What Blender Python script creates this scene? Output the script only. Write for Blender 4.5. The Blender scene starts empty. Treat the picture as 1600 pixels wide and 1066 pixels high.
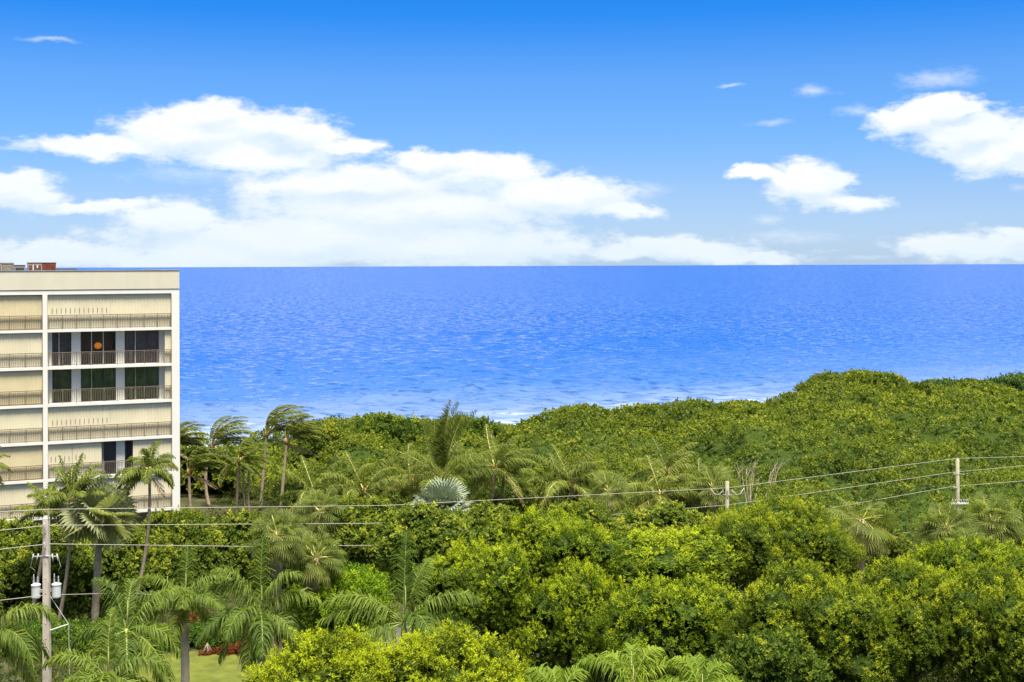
import bpy, math, random
import numpy as np
from mathutils import Vector, Matrix, Euler
R = math.radians
scene = bpy.context.scene
COL = scene.collection
random.seed(7)

# ------------------------------------------------------------------ camera, sky, sun, exposure
F = 2000.0            # focal length in photograph pixels (1600 wide)
CAMZ = 22.5
ROLL = 0.00375
cam_d = bpy.data.cameras.new('camera'); cam_d.sensor_width = 36.0; cam_d.lens = 36.0*F/1600
cam_d.shift_y = -(533-415)/1600.0
cam_d.clip_start = 0.5; cam_d.clip_end = 90000
cam = bpy.data.objects.new('camera', cam_d); COL.objects.link(cam)
cam.matrix_world = Matrix.Translation((0, 0, CAMZ)) @ Matrix.Rotation(math.pi/2, 4, 'X') @ Matrix.Rotation(-ROLL, 4, 'Z')
scene.camera = cam

def W(px, py, Y):
    """world point at distance Y seen at photograph pixel (px, py)"""
    hy = 415 + (800-px)*ROLL
    return np.array([(px-800)/F*Y, Y, CAMZ-(py-hy)/F*Y])

SUN_EL, SUN_AZ = 72.0, 150.0      # azimuth clockwise from +Y: behind the camera, a little to the right
EXPOSURE = 1.6
scene.view_settings.view_transform = 'Standard'; scene.view_settings.look = 'None'
scene.view_settings.gamma = 1.0; scene.view_settings.use_curve_mapping = False
scene.view_settings.exposure = EXPOSURE
scene.render.film_transparent = False

world = bpy.data.worlds.new('World'); scene.world = world; world.use_nodes = True
def make_sky():
    nt = world.node_tree; N = nt.nodes; L = nt.links; N.clear()
    def mth(op, a, b=None, c=None, clamp=False):
        n = N.new('ShaderNodeMath'); n.operation = op; n.use_clamp = clamp
        for i, v in enumerate((a, b, c)):
            if v is None: continue
            if isinstance(v, (int, float)): n.inputs[i].default_value = v
            else: L.new(v, n.inputs[i])
        return n.outputs[0]
    def vm(op, a, b=None, c=None, out=0):
        n = N.new('ShaderNodeVectorMath'); n.operation = op
        for i, v in enumerate((a, b, c)):
            if v is None: continue
            if isinstance(v, (tuple, list)): n.inputs[i].default_value = v
            else: L.new(v, n.inputs[i])
        return n.outputs[out]
    def noise(vec, scale, detail, rough):
        n = N.new('ShaderNodeTexNoise'); n.inputs['Scale'].default_value = scale
        n.inputs['Detail'].default_value = detail; n.inputs['Roughness'].default_value = rough
        L.new(vec, n.inputs['Vector']); return n
    def sstep(x, a, b):
        n = N.new('ShaderNodeMapRange'); n.interpolation_type = 'SMOOTHSTEP'
        n.inputs[1].default_value = a; n.inputs[2].default_value = b
        L.new(x, n.inputs[0]); return n.outputs[0]
    def mix(f, a, b):
        n = N.new('ShaderNodeMix'); n.data_type = 'RGBA'
        if isinstance(f, (int, float)): n.inputs[0].default_value = f
        else: L.new(f, n.inputs[0])
        for k, v in ((6, a), (7, b)):
            if isinstance(v, tuple): n.inputs[k].default_value = (*v, 1)
            else: L.new(v, n.inputs[k])
        return n.outputs[2]
    tc = N.new('ShaderNodeTexCoord'); d = tc.outputs['Generated']
    sep = N.new('ShaderNodeSeparateXYZ'); L.new(d, sep.inputs[0])
    az = mth('ARCTAN2', sep.outputs[0], sep.outputs[1])
    el = mth('ARCSINE', mth('MAXIMUM', mth('MINIMUM', sep.outputs[2], 1.0), -1.0))
    sky = N.new('ShaderNodeTexSky'); sky.sky_type = 'NISHITA'; sky.sun_disc = False
    sky.sun_elevation = R(SUN_EL); sky.sun_rotation = R(SUN_AZ)
    sky.altitude = 0; sky.air_density = 1.0; sky.dust_density = 0.3; sky.ozone_density = 2.0
    # the photograph's vivid blue: the same shift over the whole dome, deepening with height
    hs = N.new('ShaderNodeHueSaturation'); L.new(sky.outputs[0], hs.inputs['Color']); hs.inputs['Saturation'].default_value = 1.0
    ramp = N.new('ShaderNodeValToRGB'); L.new(mth('DIVIDE', el, 1.5708, clamp=True), ramp.inputs[0])
    e = ramp.color_ramp.elements
    e[0].position = 0.0; e[0].color = (0.49, 0.70, 1.22, 1)
    e[1].position = 1.0; e[1].color = (0.25, 0.55, 0.95, 1)
    for p, c in ((0.011, (0.48, 0.65, 1.10)), (0.0334, (0.45, 0.60, 0.98)), (0.062, (0.335, 0.58, 0.97)), (0.093, (0.27, 0.56, 1.0)), (0.124, (0.07, 0.46, 1.04)), (0.3, (0.08, 0.44, 1.0))):
        q = e.new(p); q.color = (*c, 1)
    blue = N.new('ShaderNodeMix'); blue.data_type = 'RGBA'; blue.blend_type = 'MULTIPLY'; blue.inputs[0].default_value = 1
    L.new(hs.outputs[0], blue.inputs[6]); L.new(ramp.outputs[0], blue.inputs[7])
    # clouds in azimuth / elevation
    comb = N.new('ShaderNodeCombineXYZ'); L.new(az, comb.inputs[0]); L.new(el, comb.inputs[1])
    P0 = comb.outputs[0]
    n1 = noise(vm('MULTIPLY', P0, (1.0, 1.9, 1.0)), 16, 8, 0.62)
    warp = vm('MULTIPLY', vm('SUBTRACT', n1.outputs['Color'], (0.5, 0.5, 0.5)), (0.085, 0.034, 0))
    P = vm('ADD', P0, warp)
    E = [(160,222,115,18),(300,205,125,42),(330,178,75,28),(430,205,110,32),(530,222,75,18),(400,240,150,24),
         (560,290,200,38),(740,270,120,32),(860,305,130,36),(960,330,75,17),(690,248,80,16),(640,330,260,45),
         (270,342,75,30),(480,375,300,45),(720,385,240,34),(110,395,130,26),(330,400,220,26),(30,295,75,28),(20,285,45,18),(130,318,110,11),
         (1070,388,115,20),(1120,400,140,13),(985,395,80,16),(1265,292,68,34),(1190,277,52,11),(1310,318,60,17),(1300,285,45,18),
         (1430,190,68,27),(1470,175,60,18),(1520,210,90,34),(1560,240,70,32),(1600,225,40,36),
         (1530,390,115,22),(1600,372,60,20)]
    WISP = [(1462,128,62,17),(1275,145,30,9),(1335,175,34,9),(1210,192,36,6),(1200,348,30,10),(1240,370,90,10),(1595,293,18,7),(75,62,50,5),
            (1380,388,18,8),(1350,408,45,5),(490,187,20,6),(1140,134,22,3),(1010,300,40,20),(20,228,40,5),(300,270,110,16),(1272,408,26,6)]
    def field(lst, Pn, soft):
        cur = None
        for (x, y, a, b) in lst:
            u = math.atan((x-800)/F); v = math.atan((415-y)/F*math.cos(u))
            q = vm('MULTIPLY', vm('SUBTRACT', Pn, (u, v, 0)), (F/a*.94, F/b*.94, 0))
            ln = vm('LENGTH', q, out=1)
            cur = ln if cur is None else mth('SMOOTH_MIN', cur, ln, soft)
        return mth('SUBTRACT', 1.0, cur)
    body = field(E, P, 0.24); above = field(E, vm('ADD', P, (0, 0.011, 0)), 0.24); wisp = field(WISP, vm('ADD', P0, vm('MULTIPLY', warp, (0.4, 0.5, 0))), 0.1)
    n2 = noise(vm('MULTIPLY', P0, (1.0, 2.2, 1.0)), 42, 9, 0.68)
    n3 = noise(vm('MULTIPLY', P0, (1.0, 2.2, 1.0)), 11, 7, 0.6)
    f = mth('ADD', body, mth('MULTIPLY', mth('SUBTRACT', n2.outputs[0], 0.5), 1.25))
    dens = sstep(f, -0.20, 0.42)
    fw = mth('ADD', wisp, mth('MULTIPLY', mth('SUBTRACT', n2.outputs[0], 0.5), 2.2))
    dw = mth('MULTIPLY', sstep(fw, -0.2, 1.6), 0.62)
    # the same kind of clouds go on round the rest of the sky
    aaz = mth('ABSOLUTE', az)
    outside = mth('MAXIMUM', sstep(aaz, 0.40, 0.52), sstep(el, 0.21, 0.34))
    gen = noise(vm('MULTIPLY', d, (1.0, 1.0, 2.0)), 3.2, 10, 0.6)
    # overhead the photograph's soft light implies a broken white cloud deck
    over = sstep(el, 0.30, 0.75)
    dg = mth('MULTIPLY', sstep(mth('ADD', gen.outputs[0], mth('MULTIPLY', over, 0.24)), 0.50, 0.66), outside)
    dall = mth('MAXIMUM', mth('MAXIMUM', dens, dw), dg)
    # cloud colour: white, bluish where thin or low in the body
    lit = mth('ADD', 0.55, mth('MULTIPLY', mth('SUBTRACT', body, above), 1.5), clamp=True)     # tops bright, bases grey blue
    shade = mth('ADD', mth('MULTIPLY', lit, 0.75), mth('MULTIPLY', mth('SUBTRACT', n3.outputs[0], 0.42), 1.5), clamp=True)
    low = sstep(el, 0.0, 0.075)
    cw = mix(mth('MULTIPLY', shade, mth('ADD', 0.35, mth('MULTIPLY', low, 0.65))), (4.6, 5.45, 6.2), (6.7, 6.75, 6.8))
    col = mix(mth('MULTIPLY', dall, 0.97), blue.outputs[2], cw)
    bg = N.new('ShaderNodeBackground'); L.new(col, bg.inputs[0]); bg.inputs[1].default_value = 0.053
    out = N.new('ShaderNodeOutputWorld'); L.new(bg.outputs[0], out.inputs[0])
make_sky()

sun_d = bpy.data.lights.new('sun', 'SUN'); sun_d.energy = 4.1; sun_d.angle = R(18); sun_d.color = (1.0, 0.93, 0.80)
sun = bpy.data.objects.new('sun', sun_d); COL.objects.link(sun)
_s = Vector((math.sin(R(SUN_AZ))*math.cos(R(SUN_EL)), math.cos(R(SUN_AZ))*math.cos(R(SUN_EL)), math.sin(R(SUN_EL))))
sun.rotation_euler = _s.to_track_quat('Z', 'Y').to_euler()

# ------------------------------------------------------------------ helpers
def tag(o, label=None, cat=None, group=None, kind=None):
    if label: o['label'] = label
    if cat: o['category'] = cat
    if group: o['group'] = group
    if kind: o['kind'] = kind
    return o

def empty(name, loc, label, cat, group=None, rz=0):
    o = bpy.data.objects.new(name, None); COL.objects.link(o)
    o.location = tuple(float(v) for v in loc); o.rotation_euler = (0, 0, rz); o.empty_display_size = 0.3
    return tag(o, label, cat, group)

def link(name, me, parent=None, loc=(0, 0, 0)):
    o = bpy.data.objects.new(name, me); COL.objects.link(o)
    o.location = tuple(float(v) for v in loc)
    if parent is not None: o.parent = parent
    return o

def np_mesh(name, V, F4=None, F3=None, mats=(), smooth=False, attrs=None, mi=None):
    """mesh from numpy arrays; F4 quads first, then F3 triangles; attrs: per-face floats"""
    me = bpy.data.meshes.new(name)
    V = np.asarray(V, dtype=np.float32)
    n4 = 0 if F4 is None else len(F4); n3 = 0 if F3 is None else len(F3)
    me.vertices.add(len(V)); me.vertices.foreach_set('co', V.ravel())
    idx = []; starts = []
    if n4: idx.append(np.asarray(F4, dtype=np.int32).ravel())
    if n3: idx.append(np.asarray(F3, dtype=np.int32).ravel())
    idx = np.concatenate(idx)
    st = np.concatenate([np.arange(n4)*4, n4*4+np.arange(n3)*3]).astype(np.int32)
    me.loops.add(len(idx)); me.loops.foreach_set('vertex_index', idx)
    me.polygons.add(n4+n3); me.polygons.foreach_set('loop_start', st)
    if mi is not None: me.polygons.foreach_set('material_index', np.asarray(mi, dtype=np.int32))
    me.polygons.foreach_set('use_smooth', np.full(n4+n3, smooth, dtype=bool))
    for m in mats: me.materials.append(m)
    for k, a in (attrs or {}).items():
        at = me.attributes.new(k, 'FLOAT', 'FACE'); at.data.foreach_set('value', np.asarray(a, dtype=np.float32))
    me.update(calc_edges=True)
    return me

class MB:
    """collects boxes, tubes and quads into one mesh"""
    def __init__(s): s.v = []; s.f = []
    def box(s, x0, x1, y0, y1, z0, z1):
        b = len(s.v)
        s.v += [(x0,y0,z0),(x1,y0,z0),(x1,y1,z0),(x0,y1,z0),(x0,y0,z1),(x1,y0,z1),(x1,y1,z1),(x0,y1,z1)]
        s.f += [(b,b+3,b+2,b+1),(b+4,b+5,b+6,b+7),(b,b+1,b+5,b+4),(b+1,b+2,b+6,b+5),(b+2,b+3,b+7,b+6),(b+3,b,b+4,b+7)]
        return s
    def tube(s, pts, rad, n=8, cap=True):
        pts = [Vector(p) for p in pts]; b = len(s.v); m = len(pts)
        if not hasattr(rad, '__len__'): rad = [rad]*m
        u = None
        for i, p in enumerate(pts):
            t = (pts[min(i+1, m-1)]-pts[max(i-1, 0)]).normalized()
            if u is None: u = t.orthogonal().normalized()
            u = (u-t*u.dot(t)).normalized(); w = t.cross(u)
            for k in range(n):
                a = 2*math.pi*k/n
                s.v.append(tuple(p+(u*math.cos(a)+w*math.sin(a))*rad[i]))
        for i in range(m-1):
            for k in range(n):
                s.f.append((b+i*n+k, b+i*n+(k+1) % n, b+(i+1)*n+(k+1) % n, b+(i+1)*n+k))
        if cap:
            s.f.append(tuple(b+k for k in reversed(range(n)))); s.f.append(tuple(b+(m-1)*n+k for k in range(n)))
        return s
    def lathe(s, c, prof, n=12):
        c = Vector(c); b = len(s.v)
        for (r, z) in prof:
            for k in range(n):
                a = 2*math.pi*k/n; s.v.append((c.x+r*math.cos(a), c.y+r*math.sin(a), c.z+z))
        for i in range(len(prof)-1):
            for k in range(n):
                s.f.append((b+i*n+k, b+i*n+(k+1) % n, b+(i+1)*n+(k+1) % n, b+(i+1)*n+k))
        s.f.append(tuple(b+k for k in reversed(range(n)))); s.f.append(tuple(b+(len(prof)-1)*n+k for k in range(n)))
        return s
    def build(s, name, mat, parent=None, smooth=False, loc=(0, 0, 0), bevel=0):
        me = bpy.data.meshes.new(name); me.from_pydata(s.v, [], s.f); me.materials.append(mat)
        if smooth: me.polygons.foreach_set('use_smooth', [True]*len(me.polygons))
        o = link(name, me, parent, loc)
        if bevel:
            m = o.modifiers.new('bevel', 'BEVEL'); m.width = bevel; m.segments = 1; m.limit_method = 'ANGLE'
        return o

# ------------------------------------------------------------------ materials
def base_mat(name, color, rough=0.7, spec=0.3, var=0.12, scale=3.0, bump=0.0, bscale=20, metal=0.0, stain=None, coords='Object'):
    m = bpy.data.materials.new(name); m.use_nodes = True; nt = m.node_tree; N = nt.nodes; L = nt.links
    b = N['Principled BSDF']; b.inputs['Roughness'].default_value = rough; b.inputs['Specular IOR Level'].default_value = spec
    b.inputs['Metallic'].default_value = metal
    tc = N.new('ShaderNodeTexCoord')
    n = N.new('ShaderNodeTexNoise'); n.inputs['Scale'].default_value = scale; n.inputs['Detail'].default_value = 6
    L.new(tc.outputs[coords], n.inputs['Vector'])
    r = N.new('ShaderNodeValToRGB'); e = r.color_ramp.elements
    e[0].position = 0.3; e[1].position = 0.7
    e[0].color = tuple(c*(1-var) for c in color)+(1,); e[1].color = tuple(min(1, c*(1+var)) for c in color)+(1,)
    L.new(n.outputs[0], r.inputs[0]); out = r.outputs[0]
    if stain:       # vertical weather streaks
        mp = N.new('ShaderNodeMapping'); mp.inputs['Scale'].default_value = (2.2, 2.2, 0.12); L.new(tc.outputs[coords], mp.inputs[0])
        n2 = N.new('ShaderNodeTexNoise'); n2.inputs['Scale'].default_value = 1.0; n2.inputs['Detail'].default_value = 8; L.new(mp.outputs[0], n2.inputs['Vector'])
        r2 = N.new('ShaderNodeMapRange'); r2.inputs[1].default_value = 0.52; r2.inputs[2].default_value = 0.75; L.new(n2.outputs[0], r2.inputs[0])
        mu = N.new('ShaderNodeMath'); mu.operation = 'MULTIPLY'; mu.inputs[1].default_value = 0.5; L.new(r2.outputs[0], mu.inputs[0])
        mx = N.new('ShaderNodeMix'); mx.data_type = 'RGBA'; L.new(mu.outputs[0], mx.inputs[0]); L.new(out, mx.inputs[6]); mx.inputs[7].default_value = (*stain, 1)
        out = mx.outputs[2]
    L.new(out, b.inputs['Base Color'])
    if bump:
        n3 = N.new('ShaderNodeTexNoise'); n3.inputs['Scale'].default_value = bscale; n3.inputs['Detail'].default_value = 5; L.new(tc.outputs[coords], n3.inputs['Vector'])
        bp = N.new('ShaderNodeBump'); bp.inputs['Strength'].default_value = bump; bp.inputs['Distance'].default_value = 0.03
        L.new(n3.outputs[0], bp.inputs['Height']); L.new(bp.outputs[0], b.inputs['Normal'])
    return m

def leaf_mat(name, dark, mid, tip, rough=0.55, trans=0.42, spec=0.16):
    """leaf colour by leaf: 'tone' is each leaf's own shade, 'young' marks fresh shoots"""
    m = bpy.data.materials.new(name); m.use_nodes = True; nt = m.node_tree; N = nt.nodes; L = nt.links
    b = N['Principled BSDF']; b.inputs['Roughness'].default_value = rough; b.inputs['Specular IOR Level'].default_value = spec
    a1 = N.new('ShaderNodeAttribute'); a1.attribute_name = 'tone'
    a2 = N.new('ShaderNodeAttribute'); a2.attribute_name = 'young'
    m1 = N.new('ShaderNodeMix'); m1.data_type = 'RGBA'; L.new(a1.outputs['Fac'], m1.inputs[0])
    m1.inputs[6].default_value = (*dark, 1); m1.inputs[7].default_value = (*mid, 1)
    m2 = N.new('ShaderNodeMix'); m2.data_type = 'RGBA'; L.new(a2.outputs['Fac'], m2.inputs[0])
    L.new(m1.outputs[2], m2.inputs[6]); m2.inputs[7].default_value = (*tip, 1)
    L.new(m2.outputs[2], b.inputs['Base Color'])
    t = N.new('ShaderNodeBsdfTranslucent')
    tm = N.new('ShaderNodeMix'); tm.data_type = 'RGBA'; tm.blend_type = 'MULTIPLY'; tm.inputs[0].default_value = 1
    L.new(m2.outputs[2], tm.inputs[6]); tm.inputs[7].default_value = (1.3, 1.35, 0.55, 1); L.new(tm.outputs[2], t.inputs['Color'])
    ms = N.new('ShaderNodeMixShader'); ms.inputs[0].default_value = trans
    L.new(b.outputs[0], ms.inputs[1]); L.new(t.outputs[0], ms.inputs[2]); L.new(ms.outputs[0], N['Material Output'].inputs['Surface'])
    return m

M = {}
M['plaster'] = base_mat('cream_plaster', (0.52, 0.49, 0.385), 0.85, 0.2, 0.04, 0.6, stain=(0.50, 0.46, 0.36))
M['white'] = base_mat('white_paint', (0.63, 0.615, 0.56), 0.8, 0.25, 0.04, 1.2, stain=(0.60, 0.58, 0.50))
M['shutter'] = base_mat('cream_shutter', (0.58, 0.525, 0.36), 0.6, 0.35, 0.06, 0.9)
M['shutter_tan'] = base_mat('tan_shutter', (0.54, 0.46, 0.275), 0.6, 0.35, 0.06, 0.9)
M['bronze'] = base_mat('bronze_railing', (0.15, 0.12, 0.085), 0.55, 0.4, 0.1, 2)
M['darkframe'] = base_mat('dark_frame', (0.03, 0.03, 0.033), 0.4, 0.5, 0.1, 2)
M['alu'] = base_mat('aluminium_frame', (0.42, 0.45, 0.46), 0.4, 0.5, 0.06, 2)
M['room'] = base_mat('room_wall', (0.17, 0.155, 0.15), 0.9, 0.1, 0.1, 1)
M['curtain'] = base_mat('curtain', (0.34, 0.31, 0.30), 0.9, 0.1, 0.15, 3)
M['slot'] = base_mat('dark_slot', (0.16, 0.13, 0.10), 0.8, 0.1, 0.1, 3)
M['rust'] = base_mat('rusty_steel', (0.17, 0.055, 0.035), 0.8, 0.2, 0.35, 3, bump=.2)
M['brownmetal'] = base_mat('brown_metal', (0.20, 0.14, 0.09), 0.7, 0.3, 0.3, 3)
M['greymetal'] = base_mat('grey_metal', (0.27, 0.26, 0.23), 0.6, 0.35, 0.2, 3)
M['whitemetal'] = base_mat('white_metal', (0.46, 0.48, 0.46), 0.5, 0.4, 0.06, 5)
M['porcelain'] = base_mat('porcelain', (0.30, 0.30, 0.30), 0.25, 0.5, 0.05, 5)
M['concrete'] = base_mat('pole_concrete', (0.46, 0.40, 0.33), 0.9, 0.15, 0.14, 3, bump=.2, stain=(0.34, 0.28, 0.22))
M['polewood'] = base_mat('pole_wood', (0.24, 0.23, 0.155), 0.9, 0.15, 0.2, 6, bump=.3, stain=(0.25, 0.27, 0.13))
M['wire'] = base_mat('wire', (0.36, 0.34, 0.30), 0.5, 0.4, 0.05, 1)
M['soil'] = base_mat('soil', (0.045, 0.045, 0.02), 1, 0.1, 0.45, 0.5, bump=.4, bscale=3)
M['sand'] = base_mat('sand', (0.5, 0.43, 0.3), 1, 0.1, 0.1, 0.5)
M['lawn'] = base_mat('lawn_grass', (0.085, 0.10, 0.016), 0.9, 0.15, 0.3, 1.1, bump=.6, bscale=30)
M['asphalt'] = base_mat('asphalt', (0.07, 0.068, 0.065), 0.95, 0.15, 0.2, 2, bump=.3, bscale=40)
M['path'] = base_mat('pink_concrete', (0.55, 0.42, 0.36), 0.9, 0.15, 0.1, 2)
M['bark'] = base_mat('bark', (0.17, 0.14, 0.105), 0.95, 0.1, 0.3, 4, bump=.5)
M['twig'] = base_mat('dead_wood', (0.40, 0.33, 0.25), 0.95, 0.1, 0.2, 4)
M['palmbark'] = base_mat('palm_bark', (0.29, 0.23, 0.165), 0.95, 0.1, 0.3, 5, bump=.6, bscale=14)
M['royalbark'] = base_mat('royal_palm_bark', (0.42, 0.35, 0.28), 0.9, 0.1, 0.18, 3, bump=.4, bscale=12)
M['crownshaft'] = base_mat('green_crownshaft', (0.20, 0.23, 0.035), 0.5, 0.4, 0.2, 3)
M['fibre'] = base_mat('orange_fibre', (0.33, 0.19, 0.07), 0.9, 0.1, 0.3, 5)
M['rachis'] = base_mat('yellow_midrib', (0.42, 0.40, 0.12), 0.5, 0.4, 0.2, 2)
M['rachis_g'] = base_mat('green_midrib', (0.17, 0.21, 0.05), 0.5, 0.4, 0.2, 2)
M['deadrib'] = base_mat('dead_midrib', (0.42, 0.31, 0.20), 0.8, 0.2, 0.2, 2)
M['spear'] = base_mat('spear_leaf', (0.30, 0.33, 0.11), 0.5, 0.4, 0.15, 2)
M['inner'] = base_mat('gap_shade_hull', (0.030, 0.048, 0.010), 1.0, 0.0, 0.6, 6.0, bump=.6, bscale=9)  # dark colour stands in for shade in crown and thicket gaps
M['under'] = leaf_mat('undergrowth_leaf', (0.028, 0.050, 0.012), (0.085, 0.115, 0.022), (0.16, 0.18, 0.02))
M['coco'] = leaf_mat('coconut_leaflet', (0.042, 0.078, 0.012), (0.175, 0.210, 0.034), (0.34, 0.30, 0.07))
M['royal'] = leaf_mat('royal_leaflet', (0.036, 0.080, 0.012), (0.150, 0.205, 0.028), (0.27, 0.27, 0.045))
M['areca'] = leaf_mat('bright_leaflet', (0.096, 0.168, 0.019), (0.216, 0.288, 0.026), (0.360, 0.360, 0.036))
M['dead'] = leaf_mat('dead_leaflet', (0.16, 0.11, 0.07), (0.32, 0.24, 0.15), (0.36, 0.27, 0.17), trans=0.1)
M['sabal'] = leaf_mat('sabal_leaf', (0.075, 0.110, 0.024), (0.210, 0.255, 0.058), (0.36, 0.31, 0.09))
M['bismarck'] = leaf_mat('pale_fan_leaf', (0.15, 0.18, 0.085), (0.32, 0.34, 0.18), (0.40, 0.36, 0.14))
M['silver'] = leaf_mat('silver_fan_leaf', (0.16, 0.20, 0.14), (0.30, 0.35, 0.26), (0.34, 0.32, 0.20), trans=0.1)
M['ficus'] = leaf_mat('yellow_green_leaf', (0.050, 0.086, 0.007), (0.165, 0.235, 0.012), (0.41, 0.465, 0.018))
M['yellow'] = leaf_mat('yellow_shrub_leaf', (0.060, 0.090, 0.006), (0.200, 0.240, 0.010), (0.43, 0.49, 0.015))
M['ficus2'] = leaf_mat('olive_green_leaf', (0.048, 0.082, 0.008), (0.165, 0.220, 0.014), (0.38, 0.41, 0.022))
M['glossy'] = leaf_mat('glossy_green_leaf', (0.036, 0.074, 0.010), (0.126, 0.180, 0.022), (0.312, 0.348, 0.026))
M['seagrape'] = leaf_mat('sea_grape_leaf', (0.050, 0.090, 0.012), (0.180, 0.228, 0.029), (0.372, 0.384, 0.042))
M['thicket'] = leaf_mat('thicket_leaf', (0.046, 0.079, 0.012), (0.162, 0.204, 0.024), (0.348, 0.348, 0.034))
M['thicketd'] = leaf_mat('dark_thicket_leaf', (0.026, 0.066, 0.017), (0.090, 0.150, 0.036), (0.180, 0.228, 0.036))
M['lime'] = leaf_mat('fresh_green_leaf', (0.066, 0.138, 0.008), (0.192, 0.300, 0.014), (0.396, 0.480, 0.019))
M['croton'] = leaf_mat('red_leaf', (0.08, 0.025, 0.01), (0.25, 0.06, 0.025), (0.34, 0.18, 0.06))
M['hedge'] = leaf_mat('low_hedge_leaf', (0.036, 0.090, 0.012), (0.120, 0.198, 0.022), (0.240, 0.312, 0.024))

def glass_mat(name, tint, refl):
    m = bpy.data.materials.new(name); m.use_nodes = True; nt = m.node_tree; N = nt.nodes; L = nt.links
    N.remove(N['Principled BSDF'])
    t = N.new('ShaderNodeBsdfTransparent'); t.inputs[0].default_value = (*tint, 1)
    g = N.new('ShaderNodeBsdfGlossy'); g.inputs['Roughness'].default_value = 0.03; g.inputs[0].default_value = (0.9, 0.95, 0.9, 1)
    fr = N.new('ShaderNodeFresnel'); fr.inputs[0].default_value = refl
    x = N.new('ShaderNodeMixShader'); L.new(fr.outputs[0], x.inputs[0]); L.new(t.outputs[0], x.inputs[1]); L.new(g.outputs[0], x.inputs[2])
    L.new(x.outputs[0], N['Material Output'].inputs['Surface']); return m
M['glass'] = glass_mat('dark_glass', (0.80, 0.78, 0.80), 1.35)
M['greenglass'] = glass_mat('green_glass', (0.80, 0.84, 0.76), 1.35)
M['greencurtain'] = base_mat('green_curtain', (0.27, 0.29, 0.20), 0.9, 0.1, 0.25, 2.5)
m = bpy.data.materials.new('lantern_glow'); m.use_nodes = True
m.node_tree.nodes['Principled BSDF'].inputs['Base Color'].default_value = (0.8, 0.35, 0.05, 1)
m.node_tree.nodes['Principled BSDF'].inputs['Emission Color'].default_value = (1.0, 0.33, 0.03, 1)
m.node_tree.nodes['Principled BSDF'].inputs['Emission Strength'].default_value = 0.22
M['lantern'] = m

# ------------------------------------------------------------------ terrain
SEA = -4.0
def shore(X): return 176 + 0.42*(X+50)
def ground_z(X, Y):
    t = np.clip((shore(X)-Y)/28.0, -1.5, 1.0)
    z = np.where(t > 0, SEA + (0-SEA)*(t*t*(3-2*t)), SEA + 2.0*t)
    return z
def build_ground():
    xs = np.concatenate([np.linspace(-700, -80, 12)[:-1], np.arange(-80, 150, 4), np.linspace(150, 700, 12)])
    ys = np.concatenate([np.linspace(-400, 30, 10)[:-1], np.arange(30, 330, 4)])
    Xg, Yg = np.meshgrid(xs, ys); Z = ground_z(Xg, Yg)
    n, k = Xg.shape
    V = np.stack([Xg.ravel(), Yg.ravel(), Z.ravel()], 1)
    i = np.arange(n-1)[:, None]*k + np.arange(k-1)[None]
    Q = np.stack([i, i+1, i+k+1, i+k], -1).reshape(-1, 4)
    o = link('ground', np_mesh('ground', V, Q, mats=[M['soil']], smooth=True)); tag(o, kind='structure')
    # beach strip lying on the ground
    us = np.arange(-300, 400, 6.0); vs = np.arange(-14, 20, 2.0)
    U, Vv = np.meshgrid(us, vs); YY = shore(U)+Vv-2; ZZ = ground_z(U, YY)+0.02
    n, k = U.shape; i = np.arange(n-1)[:, None]*k + np.arange(k-1)[None]
    o = link('beach', np_mesh('beach', np.stack([U.ravel(), YY.ravel(), ZZ.ravel()], 1), np.stack([i, i+1, i+k+1, i+k], -1).reshape(-1, 4), mats=[M['sand']], smooth=True))
    tag(o, kind='structure')
build_ground()

def sheet(name, pts, z, mat, thick=None):
    V = [(x, y, z) for x, y in pts]
    me = bpy.data.meshes.new(name); me.from_pydata(V, [], [tuple(range(len(V)))]); me.materials.append(mat)
    return tag(link(name, me), kind='structure')
lawn_pts = [(-21.5, 58), (-11, 58), (-9.5, 76.2), (-17, 75.2), (-22, 74.0)]
sheet('lawn', lawn_pts, 0.02, M['lawn'])
# road running under the poles
road = [(-80, 63.5), (-6, 66.5), (14, 72), (90, 96)]
def strip(name, line, w0, w1, z, mat):
    up = [(x, y+w1) for x, y in line]; dn = [(x, y+w0) for x, y in line]
    V = [(x, y, z) for x, y in dn]+[(x, y, z) for x, y in up]; n = len(line)
    me = bpy.data.meshes.new(name); me.from_pydata(V, [], [(i, i+1, n+i+1, n+i) for i in range(n-1)]); me.materials.append(mat)
    return tag(link(name, me), kind='structure')
rd = [(-8, 74), (14, 76.5), (90, 86)]
strip('road', rd, 0, 6.2, 0.03, M['asphalt'])
strip('pavement', rd, -2.0, -0.3, 0.12, M['path'])

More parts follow.
